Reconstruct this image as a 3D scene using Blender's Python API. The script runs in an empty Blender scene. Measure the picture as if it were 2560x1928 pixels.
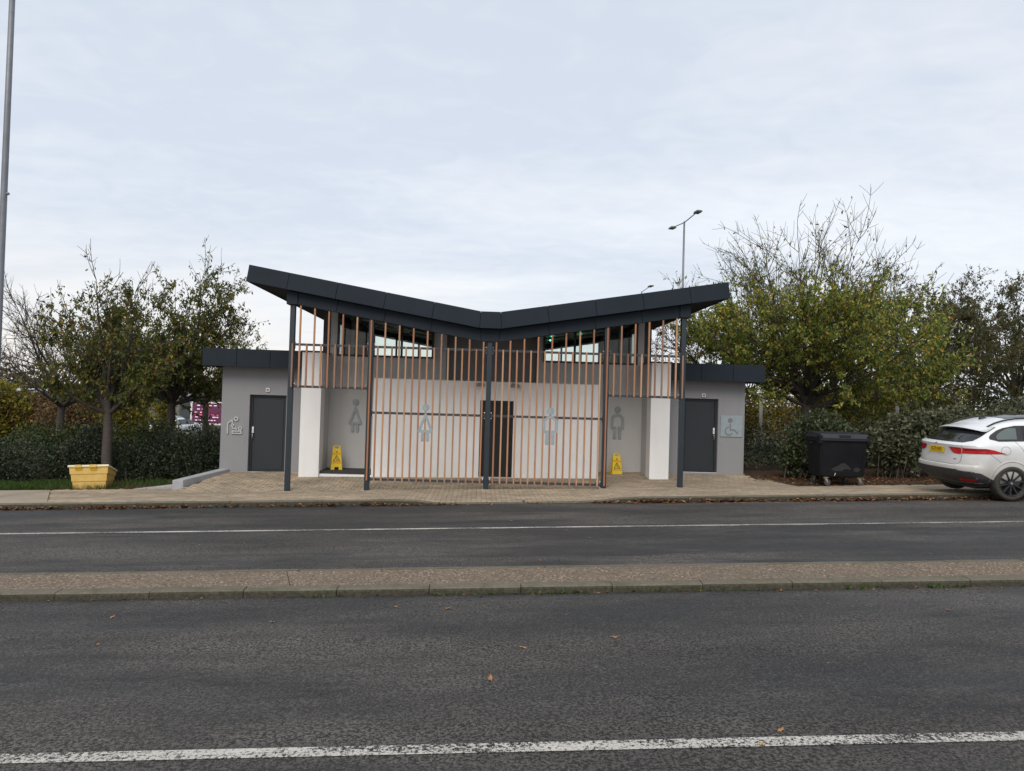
import bpy, bmesh, math, random
import numpy as np
from mathutils import Matrix, Vector
R = math.radians
SC = bpy.context.scene
COL = SC.collection

# ------------------------------------------------------------------ camera
cam = bpy.data.cameras.new('camera')
cam.sensor_fit = 'HORIZONTAL'; cam.sensor_width = 36.0; cam.lens = 1850.0 / 2560.0 * 36.0
cam.clip_start = 0.1; cam.clip_end = 3000
cam_o = bpy.data.objects.new('camera', cam); COL.objects.link(cam_o)
YAW, PIT, ROL = 0.04237825, 0.01931327, 0.02913525
fw = Vector((math.sin(YAW)*math.cos(PIT), math.cos(YAW)*math.cos(PIT), math.sin(PIT)))
rt = Vector((math.cos(YAW), -math.sin(YAW), 0)); up = rt.cross(fw)
r2 = math.cos(ROL)*rt + math.sin(ROL)*up
u2 = -math.sin(ROL)*rt + math.cos(ROL)*up
M = Matrix((r2, u2, -fw)).transposed().to_4x4()
M.translation = Vector((-0.18825695, -17.3, 2.10520815))
cam_o.matrix_world = M
SC.camera = cam_o

# ------------------------------------------------------------------ sky and sun
SUN_AZ, SUN_EL = R(-165), R(43)          # azimuth measured from +Y towards +X: the light comes from behind and left
world = bpy.data.worlds.new('World'); SC.world = world; world.use_nodes = True
wn, wl = world.node_tree.nodes, world.node_tree.links
wn.clear()
def WN(t, **k):
    n = wn.new(t)
    for a, b in k.items(): setattr(n, a, b)
    return n
def wmath(op, a, b=None, clamp=False):
    n = WN('ShaderNodeMath', operation=op); n.use_clamp = clamp
    for i, v in enumerate((a, b)):
        if v is None: continue
        if isinstance(v, (int, float)): n.inputs[i].default_value = v
        else: wl.new(v, n.inputs[i])
    return n.outputs[0]
def wmix(f, a, b):
    n = WN('ShaderNodeMix', data_type='RGBA')
    for i, v in ((0, f), (6, a), (7, b)):
        if isinstance(v, (int, float)): n.inputs[i].default_value = v
        elif isinstance(v, tuple): n.inputs[i].default_value = (*v, 1)
        else: wl.new(v, n.inputs[i])
    return n.outputs[2]
sky = WN('ShaderNodeTexSky', sky_type='NISHITA'); sky.sun_disc = False
sky.sun_elevation = SUN_EL; sky.sun_rotation = SUN_AZ
sky.air_density = 1.0; sky.dust_density = 2.0; sky.ozone_density = 1.0
tc = WN('ShaderNodeTexCoord'); sep = WN('ShaderNodeSeparateXYZ'); wl.new(tc.outputs['Generated'], sep.inputs[0])
zc = wmath('MAXIMUM', sep.outputs[2], 0.0)
den = wmath('ADD', zc, 0.12)
px, py = wmath('DIVIDE', sep.outputs[0], den), wmath('DIVIDE', sep.outputs[1], den)
comb = WN('ShaderNodeCombineXYZ'); wl.new(px, comb.inputs[0]); wl.new(py, comb.inputs[1])
mp = WN('ShaderNodeMapping'); wl.new(comb.outputs[0], mp.inputs[0])
mp.inputs['Rotation'].default_value = (0, 0, R(20)); mp.inputs['Scale'].default_value = (0.30, 0.58, 1); mp.inputs['Location'].default_value = (1.3, 0.4, 0)
n1 = WN('ShaderNodeTexNoise'); wl.new(mp.outputs[0], n1.inputs['Vector'])
n1.inputs['Scale'].default_value = 1.15; n1.inputs['Detail'].default_value = 6; n1.inputs['Roughness'].default_value = 0.52; n1.inputs['Distortion'].default_value = 0.6
cr = WN('ShaderNodeValToRGB'); wl.new(n1.outputs[0], cr.inputs[0])
cr.color_ramp.elements[0].position = 0.36; cr.color_ramp.elements[1].position = 0.66
cr.color_ramp.interpolation = 'EASE'
mp2 = WN('ShaderNodeMapping'); wl.new(comb.outputs[0], mp2.inputs[0]); mp2.inputs['Scale'].default_value = (3.0, 3.8, 1); mp2.inputs['Rotation'].default_value = (0, 0, R(20))
n2 = WN('ShaderNodeTexNoise'); wl.new(mp2.outputs[0], n2.inputs['Vector']); n2.inputs['Scale'].default_value = 2.2; n2.inputs['Detail'].default_value = 8; n2.inputs['Distortion'].default_value = 0.8
fine = wmath('MULTIPLY', wmath('SUBTRACT', n2.outputs[0], 0.5), 0.8)
cl = wmath('ADD', cr.outputs[0], fine, clamp=True)
cloud = wmix(cl, (5.3, 5.75, 6.45), (7.0, 7.15, 7.4))
# warm pale band low down on the side where the light breaks through
lowf = wmath('SUBTRACT', 1.0, wmath('MULTIPLY', zc, 4.2), clamp=True)
lowf = wmath('POWER', lowf, 1.6)
west = wmath('ADD', wmath('MULTIPLY', sep.outputs[0], -0.9), 0.55, clamp=True)
cloud = wmix(wmath('MULTIPLY', lowf, wmath('MULTIPLY', west, 0.9)), cloud, (7.9, 7.2, 6.6))
cloud = wmix(wmath('MULTIPLY', lowf, 0.35), cloud, (7.3, 7.3, 7.4))
tot = wmix(0.86, sky.outputs[0], cloud)
bg = WN('ShaderNodeBackground'); bg.inputs['Strength'].default_value = 0.1; wl.new(tot, bg.inputs[0])
wo = WN('ShaderNodeOutputWorld'); wl.new(bg.outputs[0], wo.inputs[0])

sun = bpy.data.lights.new('sun', 'SUN'); sun.energy = 1.5; sun.angle = R(35); sun.color = (1.0, 0.93, 0.84)
sun_o = bpy.data.objects.new('sun', sun); COL.objects.link(sun_o)
sd = Vector((math.sin(SUN_AZ)*math.cos(SUN_EL), math.cos(SUN_AZ)*math.cos(SUN_EL), math.sin(SUN_EL)))
sun_o.rotation_euler = sd.to_track_quat('Z', 'Y').to_euler(); sun_o.location = sd*60
vs = SC.view_settings
vs.view_transform = 'Standard'; vs.look = 'None'; vs.exposure = 0.5; vs.gamma = 1.0; vs.use_curve_mapping = False
SC.render.engine = 'CYCLES'; SC.cycles.max_bounces = 6; SC.cycles.transparent_max_bounces = 16
SC.cycles.use_denoising = True

# ------------------------------------------------------------------ materials
MAT = {}
class NT:
    """small helper round a material's node tree"""
    def __init__(s, name):
        s.m = bpy.data.materials.new(name); s.m.use_nodes = True; MAT[name] = s.m
        s.t = s.m.node_tree; s.n = s.t.nodes; s.l = s.t.links
        s.b = s.n['Principled BSDF']
    def new(s, t, **k):
        n = s.n.new(t)
        for a, b in k.items(): setattr(n, a, b)
        return n
    def put(s, sock, v):
        if isinstance(v, (int, float)): sock.default_value = v
        elif isinstance(v, tuple): sock.default_value = (*v, 1) if len(v) == 3 and sock.type == 'RGBA' else v
        else: s.l.new(v, sock)
    def coord(s, kind='Object', scale=(1, 1, 1), rot=(0, 0, 0)):
        c = s.new('ShaderNodeTexCoord'); m = s.new('ShaderNodeMapping')
        s.l.new(c.outputs[kind], m.inputs[0]); m.inputs['Scale'].default_value = scale; m.inputs['Rotation'].default_value = rot
        return m.outputs[0]
    def pos(s, scale=(1, 1, 1)):
        g = s.new('ShaderNodeNewGeometry'); m = s.new('ShaderNodeMapping'); s.l.new(g.outputs['Position'], m.inputs[0])
        m.inputs['Scale'].default_value = scale; return m.outputs[0]
    def noise(s, vec, scale, detail=4, rough=0.5, dist=0.0):
        n = s.new('ShaderNodeTexNoise'); s.l.new(vec, n.inputs['Vector'])
        n.inputs['Scale'].default_value = scale; n.inputs['Detail'].default_value = detail
        n.inputs['Roughness'].default_value = rough; n.inputs['Distortion'].default_value = dist
        return n.outputs[0]
    def voro(s, vec, scale, out='Color', feature='F1'):
        n = s.new('ShaderNodeTexVoronoi', feature=feature); s.l.new(vec, n.inputs['Vector']); n.inputs['Scale'].default_value = scale
        return n.outputs[out]
    def ramp(s, v, stops, interp='LINEAR'):
        n = s.new('ShaderNodeValToRGB'); s.l.new(v, n.inputs[0]); e = n.color_ramp.elements; n.color_ramp.interpolation = interp
        while len(e) < len(stops): e.new(0.5)
        for i, (p, c) in enumerate(stops):
            e[i].position = p; e[i].color = (*c, 1) if isinstance(c, tuple) else (c, c, c, 1)
        return n.outputs[0]
    def mix(s, f, a, b, blend='MIX'):
        n = s.new('ShaderNodeMix', data_type='RGBA', blend_type=blend)
        s.put(n.inputs[0], f); s.put(n.inputs[6], a); s.put(n.inputs[7], b); return n.outputs[2]
    def math(s, op, a, b=None, clamp=False):
        n = s.new('ShaderNodeMath', operation=op); n.use_clamp = clamp
        s.put(n.inputs[0], a)
        if b is not None: s.put(n.inputs[1], b)
        return n.outputs[0]
    def rnd(s):
        g = s.new('ShaderNodeNewGeometry'); o = s.new('ShaderNodeObjectInfo')
        return s.math('FRACT', s.math('ADD', g.outputs['Random Per Island'], o.outputs['Random']))
    def bump(s, h, strength=0.3, dist=0.01):
        n = s.new('ShaderNodeBump'); s.l.new(h, n.inputs['Height']); n.inputs['Strength'].default_value = strength; n.inputs['Distance'].default_value = dist
        s.l.new(n.outputs[0], s.b.inputs['Normal'])
    def set(s, color=None, rough=None, metal=None, spec=None):
        if color is not None: s.put(s.b.inputs['Base Color'], color)
        if rough is not None: s.put(s.b.inputs['Roughness'], rough)
        if metal is not None: s.put(s.b.inputs['Metallic'], metal)
        if spec is not None: s.put(s.b.inputs['Specular IOR Level'], spec)
        return s.m

def simple(name, col, rough=0.6, metal=0.0, var=0.08, nscale=6.0, bump=0.0, spec=0.5):
    t = NT(name); v = t.coord()
    n = t.noise(v, nscale, 5, 0.6)
    c = t.mix(t.ramp(n, [(0.3, 0.0), (0.7, 1.0)]), tuple(x*(1-var) for x in col), tuple(min(1, x*(1+var)) for x in col))
    t.set(c, rough, metal, spec)
    if bump: t.bump(t.noise(v, nscale*12, 3), bump, 0.004)
    return t.m

def render_wall(name, col, dirt=0.25):
    t = NT(name); v = t.pos()
    big = t.noise(v, 0.9, 5, 0.6); fine_ = t.noise(v, 60, 3, 0.6)
    streak = t.noise(t.pos((3.0, 3.0, 0.25)), 1.6, 4, 0.6)
    c = t.mix(t.ramp(big, [(0.3, 0.0), (0.7, 1.0)]), tuple(x*0.93 for x in col), col)
    c = t.mix(t.math('MULTIPLY', t.ramp(streak, [(0.52, 0.0), (0.78, 1.0)]), dirt), c, tuple(x*0.72 for x in col))
    c = t.mix(t.math('MULTIPLY', t.ramp(fine_, [(0.35, 1.0), (0.6, 0.0)]), 0.12), c, tuple(x*0.8 for x in col))
    t.set(c, 0.92, 0, 0.2); t.bump(fine_, 0.25, 0.004); return t.m
render_wall('wall_grey', (0.255, 0.255, 0.268), 0.3)
render_wall('wall_pale_grey', (0.53, 0.525, 0.515), 0.25)
render_wall('wall_white', (0.81, 0.805, 0.795), 0.2)
render_wall('wall_shaded_grey', (0.26, 0.25, 0.25), 0.1)  # recessed middle of the upper wall: its shade is put into this darker colour
simple('anthracite', (0.0115, 0.0185, 0.0275), 0.6, 0.0, 0.12, 2.0, 0, 0.22)
simple('anthracite_post', (0.014, 0.023, 0.032), 0.42, 0.0, 0.12, 3.0)
simple('soffit_dark', (0.006, 0.0065, 0.008), 0.7, 0, 0.1)
simple('door_paint', (0.0125, 0.0175, 0.0235), 0.5, 0, 0.06, 2.0)
simple('door_black', (0.006, 0.0075, 0.010), 0.5, 0, 0.06, 2.0)
simple('frame_black', (0.010, 0.011, 0.013), 0.45, 0, 0.1)
simple('white_plastic', (0.72, 0.72, 0.72), 0.4, 0, 0.04)
simple('steel', (0.62, 0.63, 0.64), 0.35, 0.9, 0.08, 20)
simple('rail_steel', (0.03, 0.034, 0.042), 0.5, 0, 0.1)
simple('sill_pale', (0.5, 0.5, 0.49), 0.7, 0, 0.1)
simple('rubber_black', (0.012, 0.012, 0.013), 0.8, 0, 0.2, 20)
simple('interior', (0.45, 0.44, 0.42), 0.9)
simple('mat_dark', (0.035, 0.035, 0.037), 0.9, 0, 0.3, 40, 0.4)

def sign_metal(name, a_, b_):
    t = NT(name); v = t.coord(); n = t.noise(v, 9, 5, 0.7)
    t.set(t.mix(t.ramp(n, [(0.35, 0.0), (0.65, 1.0)]), a_, b_), 0.5, 0.12); t.bump(t.noise(v, 30, 3), 0.08, 0.003)
sign_metal('sign_metal', (0.225, 0.275, 0.30), (0.29, 0.34, 0.365))
sign_metal('sign_metal_dark', (0.25, 0.285, 0.295), (0.31, 0.345, 0.355))
sign_metal('sign_metal_light', (0.34, 0.365, 0.37), (0.41, 0.44, 0.44))

t = NT('cedar'); r_ = t.rnd(); v = t.pos((22, 22, 1.2))
oi = t.new('ShaderNodeObjectInfo'); add = t.new('ShaderNodeVectorMath', operation='ADD'); t.l.new(v, add.inputs[0])
sc_ = t.new('ShaderNodeVectorMath', operation='SCALE'); t.l.new(oi.outputs['Random'], sc_.inputs[0]); t.l.new(oi.outputs['Random'], sc_.inputs['Scale'])
cmb = t.new('ShaderNodeCombineXYZ'); t.l.new(t.math('MULTIPLY', oi.outputs['Random'], 57.0), cmb.inputs[2]); t.l.new(cmb.outputs[0], add.inputs[1])
g = t.noise(add.outputs[0], 1.6, 6, 0.65, 0.6)
base = t.ramp(oi.outputs['Random'], [(0.0, (0.22, 0.11, 0.07)), (0.25, (0.46, 0.245, 0.13)), (0.5, (0.33, 0.15, 0.08)), (0.75, (0.52, 0.33, 0.19)), (1.0, (0.24, 0.165, 0.12))])
c = t.mix(t.ramp(g, [(0.3, 0.0), (0.72, 1.0)]), t.mix(0.5, base, (0.2, 0.07, 0.035)), base)
kn = t.ramp(t.noise(add.outputs[0], 3.5, 2), [(0.71, 0.0), (0.76, 1.0)])
c = t.mix(kn, c, (0.07, 0.03, 0.02))
t.set(c, 0.68, 0, 0.3); t.bump(g, 0.2, 0.003)

def asphalt_nodes(t):
    p = t.pos()
    agg = t.voro(p, 105, 'Color'); sepc = t.new('ShaderNodeSeparateColor'); t.l.new(agg, sepc.inputs[0])
    dist_ = t.voro(p, 105, 'Distance')
    band = t.noise(t.pos((0.07, 0.8, 1)), 1.0, 4, 0.55, 0.5)
    patch = t.noise(t.pos((0.45, 1.5, 1)), 1.0, 6, 0.68)
    finen = t.noise(p, 48, 5, 0.8)
    worn = t.ramp(t.math('ADD', t.math('MULTIPLY', band, 0.55), t.math('MULTIPLY', patch, 0.45)), [(0.44, 0.0), (0.56, 1.0)])
    a = t.ramp(sepc.outputs[0], [(0.0, (0.01804, 0.01804, 0.01886)), (0.8, (0.05084, 0.05002, 0.05002)), (0.97, (0.082, 0.0779, 0.0738)), (1.0, (0.1394, 0.1312, 0.1189))])
    c = t.mix(t.math('MULTIPLY', worn, t.ramp(t.noise(t.pos((0.2, 0.45, 1)), 1.0, 4, 0.6), [(0.38, 0.25), (0.62, 1.0)])), a, (0.158, 0.143, 0.128))
    pits = t.ramp(finen, [(0.465, 1.0), (0.535, 0.0)])
    c = t.mix(t.math('MULTIPLY', pits, t.math('ADD', 0.55, t.math('MULTIPLY', worn, 0.35))), c, (0.00738, 0.00738, 0.00779))
    # sparse pale flecks: grit and chewing gum trodden flat
    fl = t.voro(t.pos((0.62, 1.0, 1)), 3.4, 'Distance'); fc = t.voro(t.pos((0.62, 1.0, 1)), 3.4, 'Color'); s8 = t.new('ShaderNodeSeparateColor'); t.l.new(fc, s8.inputs[0])
    fleck = t.math('MULTIPLY', t.ramp(fl, [(0.025, 1.0), (0.035, 0.0)]), t.ramp(s8.outputs[1], [(0.5, 0.0), (0.75, 0.9)]))
    c = t.mix(fleck, c, (0.1804, 0.1722, 0.1599))
    h = t.math('SUBTRACT', t.math('MULTIPLY', finen, 0.9), t.math('MULTIPLY', dist_, 0.4))
    return c, h, band, pits
t = NT('asphalt'); c, h, band, pits = asphalt_nodes(t)
t.set(c, t.ramp(band, [(0.38, 0.52), (0.58, 0.85)]), 0, 0.3); t.bump(h, 0.85, 0.012)
t = NT('road_paint'); c, h, band, pits = asphalt_nodes(t); p = t.pos()
wear = t.noise(p, 48, 6, 0.8); wear2 = t.noise(t.pos((0.8, 3, 1)), 1.6, 4, 0.65)
k = t.ramp(t.math('ADD', wear, t.math('MULTIPLY', t.math('SUBTRACT', wear2, 0.5), 0.4)), [(0.455, 1.0), (0.52, 0.0)])
t.set(t.mix(k, t.mix(t.noise(p, 9, 4), (0.44, 0.42, 0.38), (0.58, 0.56, 0.52)), c), 0.75, 0, 0.3); t.bump(h, 0.7, 0.01)

t = NT('paver'); r_ = t.rnd(); p = t.pos()
base = t.ramp(r_, [(0.0, (0.34, 0.2652, 0.1836)), (0.3, (0.4284, 0.3468, 0.2448)), (0.6, (0.3808, 0.3128, 0.2285)), (0.85, (0.476, 0.3876, 0.2788)), (1.0, (0.272, 0.2244, 0.17))])
stain = t.noise(t.pos((0.7, 1.2, 1)), 1.3, 5, 0.65)
c = t.mix(t.ramp(stain, [(0.40, 0.55), (0.62, 0.0)]), base, (0.17, 0.1428, 0.1115))
c = t.mix(t.ramp(t.noise(p, 90, 3), [(0.3, 0.5), (0.6, 0.0)]), c, (0.136, 0.1115, 0.08432))
c = t.mix(t.ramp(t.noise(p, 7, 5, 0.7), [(0.62, 0.0), (0.72, 0.45)]), c, (0.6, 0.5576, 0.4488))
t.set(c, 0.9, 0, 0.2); t.bump(t.noise(p, 120, 3), 0.3, 0.003)
simple('joint_sand', (0.05, 0.044, 0.034), 0.95, 0, 0.3, 8, 0.2)
t = NT('kerb_concrete'); p = t.pos(); r_ = t.rnd()
c = t.mix(t.noise(p, 2.2, 5, 0.7), (0.10, 0.090, 0.070), (0.20, 0.178, 0.14))
c = t.mix(t.ramp(t.noise(p, 38, 4, 0.7), [(0.35, 0.7), (0.58, 0.0)]), c, (0.085, 0.078, 0.062))
c = t.mix(t.math('MULTIPLY', r_, 0.3), c, (0.11, 0.10, 0.08))
c = t.mix(t.ramp(t.noise(p, 4.5, 4, 0.7), [(0.47, 0.0), (0.66, 0.65)]), c, (0.075, 0.078, 0.045))
t.set(c, 0.93, 0, 0.2); t.bump(t.noise(p, 60, 4, 0.7), 0.5, 0.006)
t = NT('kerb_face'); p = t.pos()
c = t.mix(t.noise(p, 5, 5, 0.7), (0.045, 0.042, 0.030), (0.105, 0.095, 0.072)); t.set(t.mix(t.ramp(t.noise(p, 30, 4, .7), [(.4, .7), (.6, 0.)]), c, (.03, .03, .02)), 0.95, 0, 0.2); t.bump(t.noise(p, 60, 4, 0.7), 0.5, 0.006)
t = NT('aggregate'); p = t.pos()
vc = t.voro(p, 62, 'Color'); s3 = t.new('ShaderNodeSeparateColor'); t.l.new(vc, s3.inputs[0])
c = t.ramp(s3.outputs[0], [(0.0, (0.1105, 0.0749, 0.04992)), (0.35, (0.1908, 0.1379, 0.096)), (0.6, (0.2712, 0.2118, 0.1536)), (0.85, (0.1507, 0.1163, 0.0864)), (1.0, (0.5223, 0.4435, 0.3456))])
c = t.mix(t.ramp(t.noise(p, 40, 4, 0.7), [(0.38, 0.75), (0.58, 0.0)]), c, (0.05223, 0.04238, 0.0336))
c = t.mix(t.ramp(t.noise(p, 1.4, 4), [(0.5, 0.0), (0.7, 0.4)]), c, (0.1004, 0.08673, 0.06912))
t.set(c, 0.9, 0, 0.25); t.bump(t.voro(p, 62, 'Distance'), 0.5, 0.008)
simple('concrete_pad', (0.36, 0.35, 0.32), 0.9, 0, 0.2, 3, 0.2)
simple('slab_pale', (0.29, 0.243, 0.18), 0.9, 0, 0.15, 3, 0.2)
simple('retaining_grey', (0.33, 0.335, 0.355), 0.9, 0, 0.1, 3, 0.15)
t = NT('ground'); p = t.pos()
c = t.mix(t.ramp(t.noise(p, 0.25, 6, 0.6), [(0.4, 0.0), (0.6, 1.0)]), (0.05, 0.062, 0.024), (0.075, 0.058, 0.034))
t.set(t.mix(t.noise(p, 9, 4), c, (0.045, 0.036, 0.022)), 0.95, 0, 0.1)
t = NT('soil'); p = t.pos()
c = t.mix(t.noise(p, 12, 5, 0.7), (0.032, 0.021, 0.013), (0.085, 0.054, 0.033))
t.set(c, 0.95, 0, 0.15); t.bump(t.noise(p, 20, 5, 0.7), 0.8, 0.03)

def leaf_mat(name, stops, rough=0.55, trans=0.38, spec=0.3):
    t = NT(name); r_ = t.rnd()
    c = t.ramp(r_, stops)
    t.set(c, rough, 0, spec)
    tr = t.new('ShaderNodeBsdfTranslucent'); t.l.new(c, tr.inputs[0])
    mx = t.new('ShaderNodeMixShader'); mx.inputs[0].default_value = trans
    out = t.n['Material Output']; t.l.new(t.b.outputs[0], mx.inputs[1]); t.l.new(tr.outputs[0], mx.inputs[2]); t.l.new(mx.outputs[0], out.inputs[0])
    return t.m
leaf_mat('leaf_cherry', [(0, (0.03968, 0.06943, 0.01653)), (0.45, (0.08265, 0.1124, 0.02645)), (0.80, (0.1736, 0.162, 0.02975)), (0.95, (0.3472, 0.2397, 0.03306)), (1.0, (0.2811, 0.1157, 0.04133))])
leaf_mat('leaf_cherry_light', [(0, (0.07879, 0.1306, 0.02926)), (0.4, (0.1621, 0.2139, 0.04502)), (0.76, (0.2926, 0.3039, 0.05403)), (0.94, (0.4727, 0.3715, 0.05627)), (1.0, (0.5403, 0.2477, 0.04502))])
leaf_mat('leaf_dark_tree', [(0, (0.03947, 0.05768, 0.01973)), (0.5, (0.0759, 0.08349, 0.02732)), (0.85, (0.129, 0.1032, 0.0334)), (1.0, (0.1518, 0.09412, 0.0425))])
leaf_mat('leaf_hedge', [(0, (0.0147, 0.0252, 0.01365)), (0.5, (0.0273, 0.042, 0.02205)), (0.85, (0.0504, 0.0651, 0.0357)), (1.0, (0.07875, 0.0735, 0.0357))], 0.5, 0.12)
leaf_mat('leaf_hedge_green', [(0, (0.022, 0.038, 0.012)), (0.6, (0.042, 0.066, 0.018)), (1.0, (0.085, 0.11, 0.024))], 0.5, 0.2)
leaf_mat('leaf_viburnum', [(0, (0.044, 0.0572, 0.0286)), (0.5, (0.0825, 0.0935, 0.0495)), (0.85, (0.1375, 0.1408, 0.0825)), (1.0, (0.187, 0.1815, 0.121))], 0.6, 0.15)
leaf_mat('leaf_viburnum_green', [(0, (0.0276, 0.0414, 0.0184)), (0.6, (0.0552, 0.0713, 0.0322)), (1.0, (0.1092, 0.1207, 0.06325))], 0.55, 0.15)
leaf_mat('leaf_yellow', [(0, (0.08, 0.09, 0.014)), (0.5, (0.16, 0.15, 0.018)), (1.0, (0.29, 0.21, 0.02))], 0.6, 0.25)
leaf_mat('leaf_gorse', [(0, (0.072, 0.0744, 0.0144)), (0.6, (0.162, 0.126, 0.018)), (1.0, (0.288, 0.198, 0.024))], 0.6, 0.25)
leaf_mat('leaf_brown', [(0, (0.07, 0.042, 0.022)), (0.6, (0.13, 0.075, 0.035)), (1.0, (0.18, 0.12, 0.045))], 0.7, 0.2)
leaf_mat('leaf_far', [(0, (0.05, 0.05, 0.034)), (0.5, (0.085, 0.075, 0.048)), (1.0, (0.12, 0.10, 0.058))], 0.8, 0.15)
leaf_mat('litter', [(0, (0.045, 0.0216, 0.0108)), (0.4, (0.126, 0.054, 0.0234)), (0.8, (0.234, 0.1125, 0.045)), (1.0, (0.342, 0.216, 0.081))], 0.75, 0.1)
leaf_mat('leaf_fallen', [(0, (0.2, 0.085, 0.035)), (0.5, (0.36, 0.17, 0.07)), (0.85, (0.46, 0.26, 0.1)), (1.0, (0.45, 0.38, 0.14))], 0.7, 0.1)
leaf_mat('grass', [(0, (0.03, 0.062, 0.012)), (0.6, (0.055, 0.11, 0.018)), (1.0, (0.11, 0.15, 0.035))], 0.5, 0.3)
t = NT('bark'); p = t.coord('Object', (3, 3, 9))
c = t.mix(t.noise(p, 2.5, 5, 0.7), (0.032, 0.026, 0.023), (0.115, 0.098, 0.088)); t.set(c, 0.9, 0, 0.2); t.bump(t.noise(p, 4, 5), 0.6, 0.02)
t = NT('twig'); p = t.coord('Object', (3, 3, 3))
c = t.mix(t.noise(p, 5, 3), (0.055, 0.042, 0.036), (0.12, 0.10, 0.09)); t.set(c, 0.85, 0, 0.2)
simple('lamp_steel', (0.17, 0.18, 0.20), 0.5, 0.3, 0.12, 4)
simple('lamp_head', (0.09, 0.1, 0.1), 0.5, 0.0, 0.1)
simple('lamp_lens', (0.32, 0.33, 0.27), 0.25, 0.0, 0.05)

t = NT('pane'); gl = t.new('ShaderNodeBsdfGlossy'); gl.inputs['Roughness'].default_value = 0.02
tr = t.new('ShaderNodeBsdfTransparent'); tr.inputs[0].default_value = (0.93, 0.965, 0.95, 1)
lw = t.new('ShaderNodeLayerWeight'); lw.inputs[0].default_value = 0.35
mx = t.new('ShaderNodeMixShader'); t.l.new(t.math('MULTIPLY', lw.outputs['Fresnel'], 0.6), mx.inputs[0]); t.l.new(tr.outputs[0], mx.inputs[1]); t.l.new(gl.outputs[0], mx.inputs[2])
t.l.new(mx.outputs[0], t.n['Material Output'].inputs[0])
def emit(name, col, s):
    t = NT(name); t.set((0, 0, 0)); t.put(t.b.inputs['Emission Color'], col); t.b.inputs['Emission Strength'].default_value = s
emit('led_green', (0.1, 1.0, 0.5), 4.0); emit('screen_purple', (0.15, 0.03, 0.09), 0.5); emit('screen_text', (1.0, 0.70, 0.85), 0.8); emit('screen_red', (1.0, 0.1, 0.2), 0.8)

# grit bin, wheeled bin, floor signs, car
t = NT('grit_yellow'); p = t.coord(); n = t.noise(p, 5, 5, 0.65)
c = t.mix(t.ramp(n, [(0.35, 0.0), (0.65, 1.0)]), (0.60, 0.385, 0.09), (0.69, 0.48, 0.16))
s4 = t.new('ShaderNodeSeparateXYZ'); t.l.new(p, s4.inputs[0])
mud = t.math('ADD', t.math('MULTIPLY', s4.outputs[2], -4.5), t.math('MULTIPLY', t.noise(p, 6, 4, 0.7), 1.3))
c = t.mix(t.ramp(mud, [(0.0, 0.0), (0.75, 0.75)]), c, (0.2, 0.13, 0.065))
t.set(c, 0.6, 0, 0.35)
simple('grit_lid', (0.74, 0.66, 0.40), 0.55, 0, 0.1, 8)
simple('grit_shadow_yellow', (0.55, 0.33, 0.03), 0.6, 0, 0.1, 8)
t = NT('bin_black'); p = t.coord(); n = t.noise(p, 2.3, 4, 0.6)
c = t.mix(t.ramp(t.noise(p, 14, 5, 0.75), [(0.58, 0.0), (0.75, 0.35)]), (0.0045, 0.005, 0.0075), (0.022, 0.023, 0.026))
t.set(c, t.ramp(n, [(0.4, 0.5), (0.6, 0.7)]), 0, 0.25)
simple('bin_scuff', (0.018, 0.019, 0.021), 0.7, 0, 0.25, 9)
simple('bin_lid', (0.013, 0.0145, 0.020), 0.5, 0, 0.2, 6)
simple('caster_zinc', (0.30, 0.26, 0.17), 0.5, 0.3, 0.15, 20)
simple('caster_rubber', (0.05, 0.05, 0.054), 0.7, 0, 0.2, 20)
simple('sign_yellow', (0.72, 0.50, 0.008), 0.45, 0, 0.06, 6)
simple('print_black', (0.02, 0.018, 0.012), 0.5); simple('print_red', (0.5, 0.05, 0.012), 0.5); simple('print_white', (0.7, 0.7, 0.68), 0.5)
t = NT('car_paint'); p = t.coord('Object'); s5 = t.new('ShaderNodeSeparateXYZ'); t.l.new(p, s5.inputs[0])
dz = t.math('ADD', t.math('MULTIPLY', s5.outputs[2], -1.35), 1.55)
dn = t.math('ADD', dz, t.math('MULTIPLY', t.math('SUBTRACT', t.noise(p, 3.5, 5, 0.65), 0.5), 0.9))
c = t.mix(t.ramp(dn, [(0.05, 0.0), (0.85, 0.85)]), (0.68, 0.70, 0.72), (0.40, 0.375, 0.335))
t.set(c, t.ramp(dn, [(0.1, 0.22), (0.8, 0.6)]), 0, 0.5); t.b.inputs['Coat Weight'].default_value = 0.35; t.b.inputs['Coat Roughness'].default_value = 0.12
simple('car_black', (0.016, 0.016, 0.018), 0.5, 0, 0.2, 8); simple('car_trim', (0.035, 0.034, 0.034), 0.65, 0, 0.35, 6)
simple('car_glass', (0.012, 0.014, 0.015), 0.06, 0, 0.05); simple('car_red', (0.45, 0.012, 0.018), 0.18, 0, 0.15, 3); simple('car_red_dark', (0.2, 0.008, 0.012), 0.25)
simple('glass_tint', (0.10, 0.125, 0.125), 0.1, 0, 0.15, 2)
simple('tyre', (0.035, 0.031, 0.027), 0.85, 0, 0.3, 12); simple('rim', (0.030, 0.031, 0.034), 0.4, 0.3, 0.1); simple('chrome', (0.6, 0.6, 0.6), 0.25, 0.9)
simple('plate_yellow', (0.74, 0.46, 0.006), 0.45, 0, 0.05); simple('seam', (0.03, 0.03, 0.032), 0.8)
simple('far_roof', (0.36, 0.40, 0.42), 0.6, 0, 0.1); simple('far_wall', (0.13, 0.14, 0.13), 0.8, 0, 0.15)
simple('cam_body', (0.30, 0.30, 0.29), 0.4, 0.3, 0.1)

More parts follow.
